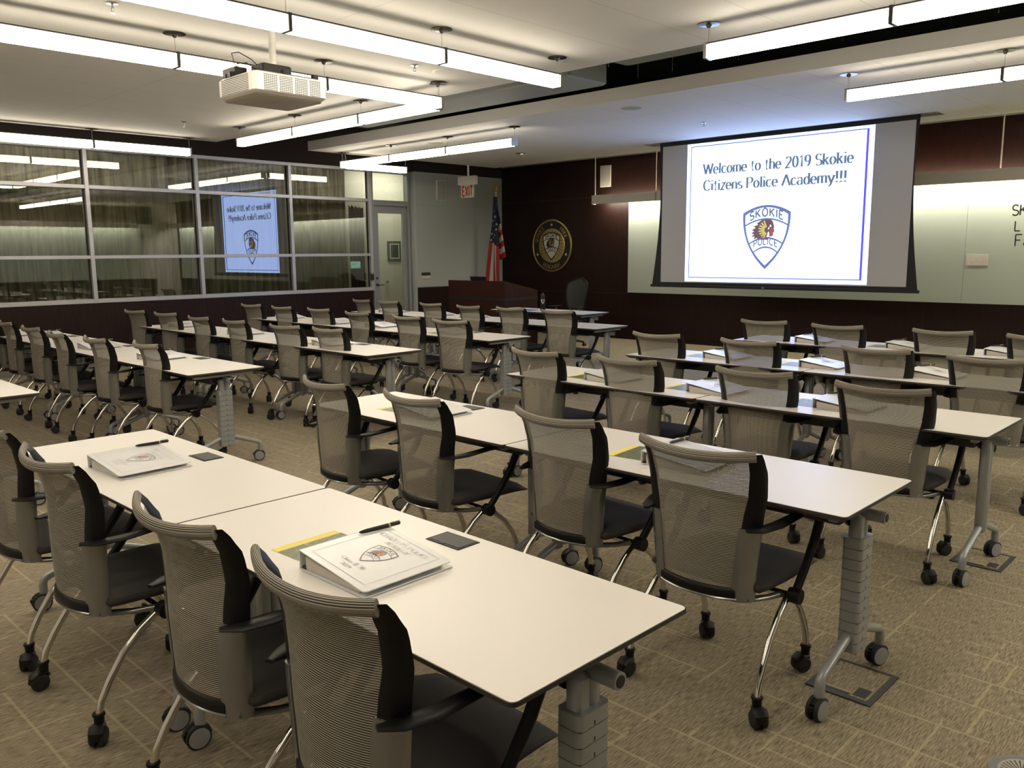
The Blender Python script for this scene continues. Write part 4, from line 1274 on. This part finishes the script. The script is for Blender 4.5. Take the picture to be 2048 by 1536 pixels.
# ------------------------------------------------------------------ flip-top tables
LT, DT, ZT = 1.537, 0.61, 0.735
def table_caster(x, y, turn):
    b = MB(); c, s = math.cos(turn), math.sin(turn)
    P = lambda a, d, z: (x + a * c - d * s, y + a * s + d * c, z)
    for sd in (-1, 1):
        b.lathe([(0.012, 0.007), (0.037, 0.007), (0.041, 0.010), (0.041, 0.020), (0.036, 0.023)], 'black_rubber', 24, lambda a, d, z: P(sd * z, d - 0.012, 0.041 + a))
        b.lathe([(0.034, 0.0220), (0.034, 0.0245), (0.010, 0.0260)], 'wheel_grey', 24, lambda a, d, z: P(sd * z, d - 0.012, 0.041 + a))
    b.sweep([P(0, 0.030, 0.045), P(0, 0.022, 0.066), P(0, -0.010, 0.078), P(0, -0.040, 0.062)], [(0.016, 0.006), (0.022, 0.006), (0.022, 0.006), (0.012, 0.006)], 'black_plastic', n=10)
    b.box(*sorted((P(-0.008, -0.058, 0)[0], P(0.008, -0.042, 0)[0])), *sorted((P(-0.008, -0.058, 0)[1], P(0.008, -0.042, 0)[1])), 0.045, 0.062, 'black_plastic', 0.002)
    return b
def make_table(length=LT, spine_left=False, spine_right=True, pipe_right=True):
    """origin at the rear left corner on the floor; +x along the length, the sitter is at -y"""
    r = thing('flip_top_table')
    c = 0.018
    def rr(ins, rad):
        o = []
        for cx, cy, a0 in ((length - ins - rad, -ins - rad, 0), (ins + rad, -ins - rad, 90), (ins + rad, -DT + ins + rad, 180), (length - ins - rad, -DT + ins + rad, 270)):
            o += arc(cx, cy, rad, rad, a0, a0 + 90, 5)
        return o
    MB().prism(rr(0.004, 0.016), ZT - 0.004, ZT, 'laminate').obj('tabletop', r, smooth=False)
    b = MB(); o1 = rr(0.002, 0.018); o2 = rr(0.026, 0.012); n = len(o1)
    b.add([(x, y, ZT - 0.0012) for x, y in o1] + [(x, y, ZT - 0.010) for x, y in rr(0.0, 0.020)] + [(x, y, ZT - 0.026) for x, y in o2],
          [(i, (i + 1) % n, n + (i + 1) % n, n + i)[::-1] for i in range(n)] + [(n + i, n + (i + 1) % n, 2 * n + (i + 1) % n, 2 * n + i)[::-1] for i in range(n)] + [tuple(range(2 * n, 3 * n))[::-1]], 'edge_band')
    b.obj('edge_band', r, ang=60)
    b = MB(); b.box(0.11, length - 0.11, -0.39, -0.345, ZT - 0.105, ZT - 0.027, 'dark_steel', 0.004)
    b.obj('cross_beam', r)
    for sd in (0, 1):
        lx = 0.075 if sd == 0 else length - 0.075
        sg = -1 if sd == 0 else 1
        cy = -DT / 2
        b = MB()
        b.box(lx - 0.022, lx + 0.022, cy - 0.045, cy - 0.002, 0.20, 0.665, 'silver_paint', 0.008)
        b.cyl((lx, cy + 0.018, 0.215), (lx, cy + 0.018, 0.668), 0.022, 'silver_paint', 16)
        leg = b.obj('leg', r, ang=45)
        # tilt hinge: half disc under the top, grey rail along the end
        pl = [(-0.035, 0.02), (0.115, 0.02)] + arc(0.04, 0.02, 0.075, 0.085, 0, -180, 12)[1:-1]
        MB().prism([(cy - 0.045 + px, 0.680 + py) for px, py in pl], lx - 0.032, lx - 0.023, 'black_plastic', lambda a, z, x: (x, a, z)).obj('tilt_plate', leg, smooth=False)
        MB().box(lx - 0.016, lx + 0.016, -DT + 0.07, -0.07, ZT - 0.048, ZT - 0.026, 'silver_paint', 0.003).obj('end_rail', leg, smooth=False)
        b = MB()
        b.cyl((lx - 0.030, cy + 0.018, 0.660), (lx + sg * 0.085, cy + 0.018, 0.660), 0.021, 'silver_paint', 20)
        b.cyl((lx + sg * 0.080, cy + 0.018, 0.660), (lx + sg * 0.087, cy + 0.018, 0.660), 0.0145, 'ink_black', 16)
        b.obj('hinge_tube', leg)
        for s2 in (-1, 1):
            ft = MB().sweep([(lx, cy + 0.012 * s2, 0.235), (lx, cy + s2 * 0.14, 0.190), (lx, cy + s2 * 0.250, 0.150), (lx, cy + s2 * 0.264, 0.138), (lx, cy + s2 * 0.268, 0.120), (lx, cy + s2 * 0.268, 0.078)], [0.0165, 0.0165, 0.0165, 0.0175, 0.018, 0.018], 'silver_paint', n=14, up=(1, 0, 0)).obj('foot', leg, ang=60)
            table_caster(lx, cy + s2 * 0.268, 0.25 + 0.5 * s2 * sg).obj('caster', ft) if False else table_caster(lx, cy + s2 * 0.268, -0.25 - 0.15 * s2).obj('caster', leg)
        if (spine_right and sd == 1) or (spine_left and sd == 0):
            b = MB()
            for i in range(11):
                z = 0.585 - i * 0.0385
                y0 = cy - 0.052; y1 = cy + 0.044
                b.prism([(lx + px, cy - 0.004 + py) for q0, q1, a0 in ((0.020, 0.038, 0), (-0.020, 0.038, 90), (-0.020, -0.038, 180), (0.020, -0.038, 270)) for px, py in arc(q0, q1, 0.016, 0.016, a0, a0 + 90, 5)], z - 0.0362, z, 'silver_paint')
                b.box(lx - 0.033, lx + 0.033, cy - 0.053, cy + 0.045, z - 0.0386, z - 0.0360, 'ink_black')
                b.box(lx + 0.0345, lx + 0.0365, cy - 0.010, cy - 0.006, z - 0.034, z - 0.024, 'ink_black')
            b.obj('cable_spine', leg, ang=30)
    return r
proto = make_table(); plain = make_table(spine_right=False)
_pu = {id(proto): False, id(plain): False}
def place_table(x, y, rot, label, group, src=proto):
    t = src if not _pu[id(src)] else dup(src)
    _pu[id(src)] = True
    t.location = (x, y, 0); t.rotation_euler = (0, 0, math.radians(rot))
    tag(t, label, 'table', group)
    return t
RX = [0.114, 0.114, 0.113, 0.08, 0.152]; RY = [0.0, 1.511, 3.105, 4.56, 6.201]; RR = [-0.53, -0.07, -0.41, 0, 0]
G = 'white training tables'
for k in range(5):
    for i in range(2):
        a = math.radians(RR[k]); L = LT + 0.003
        place_table(RX[k] + i * L * math.cos(a), RY[k] + i * L * math.sin(a), RR[k],
                    'white flip-top table, %s half of the %s row on the right side' % (('aisle', 'outer')[i], ROWN[k]), G, plain if (k == 2 or i == 0) else proto)
LX = [-1.541, -1.551, -1.509, -1.57, -1.547]; LY = [0.005, 1.575, 3.105, 4.611, 6.245]
for k in range(5):
    for i in range(3 if k else 1):
        place_table(LX[k] - (i + 1) * (LT + 0.003), LY[k], 0, 'white flip-top table, %s table from the aisle, %s row on the left side' % (ORD[i], ROWN[k]), G, proto if (k in (1, 3) and i == 0) else plain)
fl = make_table(length=1.80, spine_right=False)
fl.location = (-3.054 - 1.80, 7.859, 0)
tag(fl, 'white flip-top table standing alone in front of the lectern', 'table', G)

# ------------------------------------------------------------------ dark power lids let into the tables
lids = [(0.865, -0.098, 'nearest row on the right, aisle table'), (2.42, -0.098, 'nearest row on the right, outer table'), (0.88, 1.43, 'second-nearest row on the right'),
        (-2.44, 1.50, 'second-nearest row on the left, aisle end'), (-3.91, 1.50, 'second-nearest row on the left, middle'), (-5.40, 1.50, 'second-nearest row on the left, window end'),
        (-2.28, 3.02, 'middle row on the left'), (-5.52, 6.16, 'farthest row on the left, window end'), (-2.33, 4.53, 'second-farthest row on the left')]
for i, (x, y, w) in enumerate(lids):
    r = thing('power_lid', (x, y, ZT))
    MB().box(-0.072, 0.072, -0.044, 0.044, -0.002, 0.0025, 'black_plastic', 0.001).obj('rim', r, smooth=False)
    MB().box(-0.064, 0.064, -0.034, 0.038, 0.0025, 0.0035, 'dark_steel').obj('flap', r, smooth=False)
    MB().box(-0.012, 0.004, -0.044, -0.036, 0.0028, 0.0042, 'ink_black').obj('finger_notch', r, smooth=False)
    tag(r, 'dark power socket lid in the tabletop, %s' % w, 'socket lid', 'power lids in the tables')

# ------------------------------------------------------------------ binders, booklets, pens
BW, BD, BS = 0.295, 0.292, 0.056
def make_binder(detail=True):
    """origin at the spine corner next to the sitter; spine along +y, covers open toward +x"""
    r = thing('ring_binder')
    b = MB()
    b.box(0.0, 0.004, 0, BD, 0.0, BS, 'binder_white', 0.0015)
    b.box(0.004, BW, 0, BD, 0.0, 0.003, 'binder_white')
    b.obj('spine', r, smooth=False)
    tilt = math.atan2(BS - 0.014 - 0.003, BW)
    def cov(x, y, z=0.0):          # the upper cover slopes from the spine down to the open edge
        return (x * math.cos(tilt) + 0.001 + z * math.sin(tilt), y, BS - x * math.sin(tilt) + z * math.cos(tilt))
    rc = []
    for cx, cy, a0 in ((BW - 0.012, BD - 0.012, 0), (0.003, BD - 0.003, 90), (0.003, 0.003, 180), (BW - 0.012, 0.012, 270)):
        q = 0.012 if cx > 0.1 else 0.003
        rc += arc(cx, cy, q, q, a0, a0 + 90, 4)
    c = MB().prism(rc, -0.003, 0.0, 'binder_white', cov).obj('cover', r, smooth=False)
    b = MB()
    b.prism([(0.020, 0.004), (0.262, 0.004), (0.262, 0.012), (0.020, 0.038)], 0.008, BD - 0.008, 'paper_edge', lambda x, z, y: (x, y, z))
    b.obj('paper_stack', r, smooth=False)
    b = MB()
    for y in (0.030, BD / 2, BD - 0.030):
        b.sweep([(0.010, y, 0.006), (0.010, y, 0.034), (0.022, y, 0.044), (0.034, y, 0.036), (0.034, y, 0.006)], 0.0025, 'dark_steel', n=6, up=(0, 1, 0))
    b.box(0.005, 0.022, 0.006, BD - 0.006, 0.003, 0.009, 'dark_steel')
    b.obj('ring_mechanism', r)
    if detail:
        b = MB(); z = 0.0005
        L = lambda x, y, l=0: cov(x, y, z + 0.0003 * l)
        cx = 0.148
        x0, x1, y0, y1 = 0.030, 0.266, 0.022, 0.272; w = 0.0012
        b.polys([[(x0, y0), (x1, y0), (x1, y0 + w), (x0, y0 + w)], [(x0, y1 - w), (x1, y1 - w), (x1, y1), (x0, y1)], [(x0, y0), (x0 + w, y0), (x0 + w, y1), (x0, y1)], [(x1 - w, y0), (x1, y0), (x1, y1), (x1 - w, y1)]], 'print_grey', L)
        t = dict(serif=True, w=0.16, gap=0.10)
        b.polys(text_line("CITIZEN'S POLICE", 0.205, 0.0155, True, **t), 'print_light', lambda x, y: L(cx + x, 0.238 + y))
        b.polys(text_line('ACADEMY', 0.095, 0.0155, True, **t), 'print_light', lambda x, y: L(cx + x, 0.211 + y))
        b.polys(text_line('Class # 38', 0.095, 0.0135, True, **t), 'print_light', lambda x, y: L(cx - 0.0 + x, 0.066 + y))
        b.polys(text_line('2019', 0.038, 0.0125, True, **t), 'print_light', lambda x, y: L(cx + x, 0.043 + y))
        badge(b, lambda x, y, l: L(cx + x * 0.090, 0.148 + y * 0.086, 1 + l), 'print_grey', 'print_grey', 'binder_white', 'print_grey', 'print_orange', 'print_orange')
        b.obj('cover_print', c, smooth=False)
    return r
bind0 = make_binder(True)
_bu = False
pen_spots = []
def place_binder(x, y, a, label, group='white ring binders on the tables'):
    global _bu
    r = bind0 if not _bu else dup(bind0)
    _bu = True
    r.location = (x, y, ZT + 0.0008); r.rotation_euler = (0, 0, math.radians(a))
    tag(r, label, 'binder', group)
    return r
def make_pen():
    r = thing('pen')
    MB().sweep([(-0.068, 0, 0), (-0.060, 0, 0), (-0.045, 0, 0), (0.028, 0, 0)], [0.0015, 0.0042, 0.0056, 0.0062], 'ink_black', n=12).obj('barrel', r)
    MB().sweep([(0.028, 0, 0), (0.033, 0, 0)], 0.0066, 'gold', n=12).obj('band', r)
    MB().sweep([(0.033, 0, 0), (0.066, 0, 0), (0.070, 0, 0)], [0.0062, 0.0058, 0.002], 'ink_black', n=12).obj('cap', r)
    MB().box(0.038, 0.068, -0.0015, 0.0015, 0.006, 0.0085, 'steel_brushed').obj('clip', r, smooth=False)
    return r
pen0 = make_pen(); _pn = False
def place_pen(x, y, z, a, tilt, label):
    global _pn
    p = pen0 if not _pn else dup(pen0)
    _pn = True
    p.location = (x, y, z); p.rotation_euler = (0, math.radians(tilt), math.radians(a))
    tag(p, label, 'pen', 'black pens lying on the binders')
BK = 0.235
def make_booklet():
    r = thing('photo_booklet')
    MB().box(0, BK, 0, 0.222, 0, 0.0006, 'yellow_paper').obj('yellow_margin', r, smooth=False)
    MB().box(0.034, BK, 0.0, 0.222, 0.0006, 0.0009, 'booklet_photo').obj('photo', r, smooth=False)
    return r
bk0 = make_booklet(); _bk = False
def place_booklet(x, y, a, label):
    global _bk
    p = bk0 if not _bk else dup(bk0)
    _bk = True
    p.location = (x, y, ZT + 0.0006); p.rotation_euler = (0, 0, math.radians(a))
    tag(p, label, 'booklet', 'photo booklets beside the binders')

# (x, y, turn, where, pen, booklet)
BIND = [
 (0.690, -0.512, 2, 'on the aisle table of the nearest right row', 1, 0),
 (2.285, -0.535, 0, 'on the outer table of the nearest right row', 1, 1),
 (0.715, 1.03, 1, 'behind the second chair of the second-nearest right row', 0, 1),
 (2.300, 1.03, 3, 'in front of the fourth chair of the second-nearest right row', 1, 1),
 (0.710, 2.63, -2, 'at the second chair of the middle right row', 0, 1),
 (1.480, 2.66, -2, 'at the third chair of the middle right row', 1, 1),
 (2.285, 2.64, 0, 'at the fourth chair of the middle right row', 1, 1),
 (0.700, 4.14, 0, 'at the second chair of the second-farthest right row', 1, 1),
 (1.505, 4.13, 0, 'at the third chair of the second-farthest right row', 1, 1),
 (2.270, 4.14, 0, 'at the fourth chair of the second-farthest right row', 1, 0),
 (0.710, 5.74, 2, 'at the second chair of the farthest right row', 1, 0),
 (1.530, 5.75, 0, 'at the third chair of the farthest right row', 1, 1),
 (2.300, 5.75, 0, 'at the fourth chair of the farthest right row', 1, 0),
 (-6.100, 1.10, 3, 'at the window end of the second-nearest left row', 0, 0),
 (-5.640, 1.14, 0, 'second from the window end of the second-nearest left row', 1, 0),
 (-4.070, 1.09, 2, 'on the middle table of the second-nearest left row', 1, 0),
 (-2.790, 1.11, 6, 'at the aisle end of the second-nearest left row', 1, 0),
 (-5.720, 2.68, 3, 'at the window end of the middle left row', 0, 0),
 (-4.230, 2.66, 3, 'on the middle table of the middle left row', 0, 0),
 (-2.600, 2.66, 0, 'at the aisle end of the middle left row', 1, 1),
 (-5.850, 4.20, 0, 'at the window end of the second-farthest left row', 1, 0),
 (-4.620, 4.16, 0, 'left of the open binder in the second-farthest left row', 0, 0),
 (-3.780, 4.14, 8, 'lying wide on the middle of the second-farthest left row', 1, 0),
 (-2.500, 4.12, 0, 'at the aisle end of the second-farthest left row', 0, 1),
 (-5.650, 5.76, 0, 'at the window end of the farthest left row', 1, 0),
 (-4.640, 5.80, 2, 'left of centre in the farthest left row', 1, 0),
 (-3.960, 5.80, 4, 'right of centre in the farthest left row', 1, 0),
 (-2.400, 5.75, 0, 'at the aisle end of the farthest left row', 0, 0)]
for x, y, a, w, pen, bk in BIND:
    place_binder(x, y, a, 'white ring binder ' + w).location.z += 0.0010 if bk else 0
    if pen:
        # resting on the sloping cover near its far spine corner
        px, py = 0.030 if y < 0 else 0.05, 0.275
        if y < 0: px, py = 0.018, 0.292 - 0.010
        ca, sa = math.cos(math.radians(a)), math.sin(math.radians(a))
        qx, qy = (0.020, 0.258) if y < 0 else (0.035, 0.245)
        place_pen(x + qx * ca - qy * sa, y + qx * sa + qy * ca, ZT + BS + 0.0045, a + (84 if y < 1.2 else 60), 0, 'black pen on the binder ' + w)
    if bk:
        place_booklet(x - 0.198, y + 0.030, a + 2, 'yellow edged booklet beside binder ' + w)

# ------------------------------------------------------------------ loose things on the front table
r = thing('paper_folder', (-4.30, 7.46, ZT + 0.0008), 0.1)
MB().box(-0.15, 0.15, -0.11, 0.11, 0, 0.004, 'blue_paper').obj('cover', r, smooth=False)
MB().box(-0.16, 0.10, -0.13, 0.05, -0.0002, 0.0, 'paper').obj('sheet', r, smooth=False)
tag(r, 'blue folder lying on the table in front of the lectern', 'folder')
r = thing('water_bottle', (-4.02, 7.52, ZT + 0.001))
MB().lathe([(0.034, 0), (0.037, 0.01), (0.037, 0.17), (0.030, 0.195), (0.024, 0.205)], 'black_plastic', 24).obj('body', r)
MB().lathe([(0.027, 0.205), (0.028, 0.235), (0.022, 0.240), (0.012, 0.242), (0.012, 0.262)], 'dark_steel', 20).obj('cap', r)
b = MB(); ang = math.radians(-48)
badge(b, lambda x, y, l: ((0.0375 + 0.0002 * l) * math.cos(ang + x * 1.4), (0.0375 + 0.0002 * l) * math.sin(ang + x * 1.4), 0.135 + y * 0.055), 'enamel_white', 'ink_black', 'enamel_white', 'ink_black', 'ink_black', 'ink_black', False)
b.obj('shield_sticker', r, smooth=False)
tag(r, 'dark water bottle with a white shield sticker on the far table', 'bottle')
r = thing('handbag', (-3.95, 7.98, 0))
b = MB(); b.sweep([(-0.16, 0, 0.62), (-0.08, 0, 0.70), (0.05, 0, 0.73), (0.15, 0, 0.69)], [(0.04, 0.05), (0.07, 0.07), (0.07, 0.07), (0.03, 0.05)], 'black_plastic', n=12)

# ------------------------------------------------------------------ office chair by the lectern
bpy.data.objects.remove(r)
r = thing('office_chair', (-4.95, 9.20, 0), math.radians(170))
b = MB()
def ocb(u, v):
    a = lerp(-1, 1, u); z = lerp(0.50, 1.14, v)
    w = 0.165 + 0.095 * math.sin(min(1, v * 1.1) * PI * 0.62) ** 1.0
    rnd = 1.0 if v < 0.80 else math.sqrt(max(0.10, 1 - ((v - 0.80) / 0.20) ** 2 * 0.88))
    return (a * w * rnd, -0.20 - 0.06 * math.sin(v * PI) * 0 + 0.05 * a * a + 0.06 * (v - 0.4) ** 2 * -3 - 0.02, z)
b.grid(ocb, 12, 16, 'office_mesh')
b.grid(lambda u, v: (lambda p: (p[0], p[1] - 0.012, p[2]))(ocb(1 - u, v)), 12, 16, 'office_mesh')
b.obj('backrest', r, ang=80)
b = MB(); edge = [ocb(0, i / 16) for i in range(17)] + [ocb(i / 12, 1) for i in range(1, 12)] + [ocb(1, 1 - i / 16) for i in range(17)]
b.sweep([(p[0], p[1] - 0.006, p[2]) for p in edge], 0.013, 'black_plastic', n=8, up=(0, 1, 0)); b.obj('back_frame', r, ang=60)
b = MB(); b.box(-0.25, 0.25, -0.18, 0.27, 0.43, 0.48, 'office_mesh', 0.02); b.obj('seat', r)
for sd in (-1, 1):
    b = MB(); b.cyl((sd * 0.29, 0.02, 0.44), (sd * 0.29, 0.02, 0.66), 0.012, 'steel_brushed'); b.box(sd * 0.29 - 0.045, sd * 0.29 + 0.045, -0.08, 0.16, 0.66, 0.685, 'black_plastic', 0.01)
    b.box(min(sd * 0.22, sd * 0.30), max(sd * 0.22, sd * 0.30), 0.0, 0.04, 0.425, 0.445, 'black_plastic')
    b.obj('armrest', r)
MB().cyl((0, 0.03, 0.12), (0, 0.03, 0.43), 0.028, 'dark_steel').obj('gas_lift', r)
b = MB()
for i in range(5):
    a = 2 * PI * i / 5 + 0.3
    b.sweep([(0, 0.03, 0.12), (0.16 * math.cos(a), 0.03 + 0.16 * math.sin(a), 0.10), (0.30 * math.cos(a), 0.03 + 0.30 * math.sin(a), 0.07)], [0.026, 0.02, 0.014], 'black_plastic', n=8)
st = b.obj('star_base', r)
for i in range(5):
    a = 2 * PI * i / 5 + 0.3
    MB().lathe([(0.03, -0.022), (0.03, 0.022)], 'black_rubber', 14, lambda x, y, z: (0.30 * math.cos(a) + x, 0.03 + 0.30 * math.sin(a) + z, 0.031 + y)).obj('caster', st)
tag(r, 'dark mesh office chair with rounded back beside the lectern', 'office chair')

# ------------------------------------------------------------------ lectern
r = thing('lectern', (-6.75, 8.12, 0))
LW, LD = 1.36, 0.80
side = [(0, 0), (LD, 0), (LD, 0.955), (0.02, 1.12), (0, 1.12)]
b = MB()
b.prism(side, 0, 0.03, 'lectern_wood', lambda y, z, x: (x, y, z)); b.obj('side_panel', r, smooth=False)
MB().prism(side, LW - 0.03, LW, 'lectern_wood', lambda y, z, x: (x, y, z)).obj('side_panel', r, smooth=False)
MB().box(0.03, LW - 0.03, 0.0, 0.03, 0, 1.12, 'lectern_wood').obj('front_panel', r, smooth=False)
MB().prism([(0.03, 1.095), (0.03, 1.118), (LD, 0.953), (LD, 0.93)], 0.03, LW - 0.03, 'lectern_wood', lambda y, z, x: (x, y, z)).obj('sloped_top', r, smooth=False)
b = MB(); b.box(-0.004, LW + 0.004, -0.004, LD, 0.80, 0.845, 'ink_black'); b.obj('dark_band', r, smooth=False)
tag(r, 'wide dark wood lectern with a black band, standing before the flag', 'lectern')
r = thing('laptop', (-6.28, 8.42, 1.033), 0)
MB().prism([(0.0, 0.0), (0.012, 0.0), (0.052, 0.135), (0.040, 0.135)], -0.19, 0.19, 'ink_black', lambda y, z, x: (x, -y, z + 0.012)).obj('screen_lid', r, smooth=False)
MB().prism([(0.0, 0.020), (0.0, 0.032), (0.24, -0.018), (0.24, -0.030)], -0.18, 0.18, 'ink_black', lambda y, z, x: (x, y, z - 0.004)).obj('keyboard_base', r, smooth=False)
tag(r, 'open black laptop tipped back on top of the lectern', 'laptop')

# ------------------------------------------------------------------ flag on its pole
r = thing('flag_stand', (-7.58, 10.15, 0))
MB().lathe([(0.15, 0), (0.15, 0.02), (0.05, 0.05), (0.03, 0.09)], 'gold', 28).obj('base', r)
MB().cyl((0, 0, 0.08), (0, 0, 2.70), 0.014, 'gold', 14).obj('pole', r)
b = MB(); b.lathe([(0.022, 2.66), (0.028, 2.69), (0.020, 2.71), (0.028, 2.73), (0.028, 2.75), (0.010, 2.76)], 'gold', 20)
b.obj('ferrule', r)
b = MB()
b.sweep([(0.0, 0, 2.755), (0.0, 0, 2.80), (0.005, 0, 2.84), (0.01, 0, 2.865)], [0.014, 0.024, 0.020, 0.008], 'gold', n=10)
for sd in (-1, 1):
    vs = [(0, 0.006, 2.79), (sd * 0.035, 0.008, 2.86), (sd * 0.085, 0.0, 2.86), (sd * 0.095, 0, 2.80), (sd * 0.10, 0, 2.74), (sd * 0.06, 0.004, 2.77), (sd * 0.03, 0.006, 2.765)]
    b.add([(x, y, z) for x, y, z in vs] + [(x, y + 0.008, z) for x, y, z in vs], [tuple(range(7)), tuple(range(13, 6, -1))] + [(i, (i + 1) % 7, 7 + (i + 1) % 7, 7 + i) for i in range(7)], 'gold')
b.obj('eagle_finial', r)
# hanging cloth: two draped sheets, stripes and stars modelled in the cloth
fl_ = thing('flag', (-7.58, 10.15, 0))
def cloth(name, outline, mat, depth=0.0):
    """outline rows: (z, x_left, x_right, y_mid); folds run down the sheet"""
    pass
def rowpt(rows, z):
    for a, c in zip(rows, rows[1:]):
        if c[0] <= z <= a[0]:
            t = (a[0] - z) / (a[0] - c[0]); return [lerp(p, q, t) for p, q in zip(a, c)]
    return list(rows[-1] if z < rows[-1][0] else rows[0])
# near sheet (canton above, stripes running down) and the far corner sheet (slanting stripes)
near = [(2.66, -0.022, 0.045), (2.40, -0.045, 0.06), (2.10, -0.075, 0.085), (1.80, -0.13, 0.115), (1.55, -0.17, 0.125), (1.30, -0.205, 0.135), (1.02, -0.235, 0.15)]
far = [(2.66, 0.01, 0.055), (2.40, 0.01, 0.09), (2.15, 0.03, 0.155), (1.90, 0.05, 0.205), (1.70, 0.06, 0.245), (1.50, 0.07, 0.285), (1.42, 0.08, 0.27)]
def npt(u, z, off=0.0):
    q = rowpt(near, z); w = q[2] - q[1]
    return (q[1] + w * u, -0.055 - 0.035 * math.sin(u * PI * 2.3 + z * 1.5) * min(1, (2.7 - z)) - off, z)
def fpt(u, z, off=0.0):
    q = rowpt(far, z); w = q[2] - q[1]
    return (q[1] + w * u, -0.015 + 0.03 * math.sin(u * PI * 1.6 + 0.6) - off, z)
b = MB()
b.grid(lambda u, v: npt(u, lerp(1.80 - 0.10 * u, 2.66, v)), 12, 14, 'flag_navy')
ns = 5
for i in range(ns):
    u0, u1 = i / ns, (i + 1) / ns
    m_ = 'flag_red' if i % 2 == 0 else 'flag_white'
    b.grid(lambda u, v: npt(lerp(u0, u1, u) , lerp(1.02, 1.80 - 0.10 * lerp(u0, u1, u), v)), 4, 12, m_)
b.obj('front_fold', fl_, ang=180)
b = MB()
b.grid(lambda u, v: fpt(u, lerp(2.08 + 0.06 * u, 2.66, v)), 8, 8, 'flag_navy')
for i in range(6):
    z0 = 2.08 - i * 0.107; z1 = z0 - 0.107
    m_ = 'flag_white' if i % 2 == 0 else 'flag_red'
    b.grid(lambda u, v: fpt(u, lerp(z1, z0, v) + 0.06 * u), 8, 3, m_)
b.obj('back_fold', fl_, ang=180)
b = MB()
st_ = [(0.45, 2.38), (0.70, 2.28), (0.55, 2.25), (0.15, 2.20), (0.88, 2.13), (0.30, 2.10), (0.82, 2.03), (0.50, 2.00), (0.12, 1.95), (0.64, 1.92), (0.32, 1.88), (0.10, 1.83), (0.52, 1.81), (0.30, 1.80)]
for u, z in st_[:12]:
    q = rowpt(near, z); w = q[2] - q[1]
    b.polys([star(0, 0, 0.026)], 'flag_white', lambda x, y: npt(u + x / w, z + y, 0.004))
b.obj('stars', fl_, smooth=False)
tag(r, 'gold flagpole with an eagle finial in the corner of the room', 'flagpole')
tag(fl_, 'United States flag hanging furled on the pole behind the lectern', 'flag')

# ------------------------------------------------------------------ floor fittings
for k, (x, y) in enumerate(((3.10, 1.265), (3.09, 2.955))):
    r = thing('floor_box', (x, y, 0.0))
    b = MB()
    for x0, x1, y0, y1 in ((-0.118, 0.118, -0.142, -0.117), (-0.118, 0.118, 0.125, 0.137), (-0.118, -0.096, -0.117, 0.125), (0.096, 0.118, -0.117, 0.125)):
        b.box(x0, x1, y0, y1, 0.0, 0.005, 'dark_steel')
    b.obj('frame', r, smooth=False)
    MB().box(-0.096, 0.096, -0.117, 0.125, 0.0, 0.003, 'carpet').obj('carpet_insert', r, smooth=False)
    b = MB(); b.box(0.04, 0.085, -0.10, -0.035, 0.003, 0.0042, 'ink_black'); b.box(-0.09, 0.03, -0.117, -0.10, 0.003, 0.0042, 'ink_black'); b.obj('cable_openings', r, smooth=False)
    tag(r, ('dark framed floor box under the end of the second-nearest right table', 'dark framed floor box under the end of the middle right table')[k], 'floor box', 'floor boxes')
r = thing('floor_air_diffuser', (3.715, 1.055, 0.0))
MB().lathe([(0.105, 0), (0.105, 0.004), (0.092, 0.007), (0.080, 0.006)], 'grey_plastic', 48).obj('ring', r)
MB().lathe([(0.0795, 0.003), (0.0795, 0.0062)], 'diffuser_grey', 40).obj('face', r)
b = MB()
for i in range(30):
    a = 2 * PI * i / 30; a2 = a + 0.35; c, s = math.cos(a), math.sin(a); c2, s2 = math.cos(a2), math.sin(a2)
    p, q = (0.072 * c, 0.072 * s), (0.028 * c2, 0.028 * s2); nx, ny = -(q[1] - p[1]), q[0] - p[0]; l = math.hypot(nx, ny); nx, ny = nx / l * 0.0022, ny / l * 0.0022
    b.add([(p[0] - nx, p[1] - ny, 0.0066), (p[0] + nx, p[1] + ny, 0.0066), (q[0] + nx * 0.6, q[1] + ny * 0.6, 0.0066), (q[0] - nx * 0.6, q[1] - ny * 0.6, 0.0066)], [(0, 1, 2, 3)], 'ink_black')
b.obj('radial_slots', r, smooth=False)
tag(r, 'round grey floor air diffuser with radial slots at the lower right edge', 'diffuser')

# ------------------------------------------------------------------ lamps of the space behind the glazing
def area(name, loc, rot, sx, sy, energy, col):
    l = bpy.data.lights.new(name, 'AREA'); l.shape = 'RECTANGLE'; l.size = sx; l.size_y = sy; l.energy = energy; l.color = col
    o = bpy.data.objects.new(name, l); o.location = loc; o.rotation_euler = rot; COL.objects.link(o)
    return o
area('corridor_lamp', (-9.5, 2.0, 3.25), (0, 0, 0), 0.5, 9.0, 130, (1.0, 0.9, 0.72))
area('vestibule_lamp', (-8.8, 8.6, 3.25), (0, 0, 0), 0.5, 1.2, 24, (1.0, 0.95, 0.82))
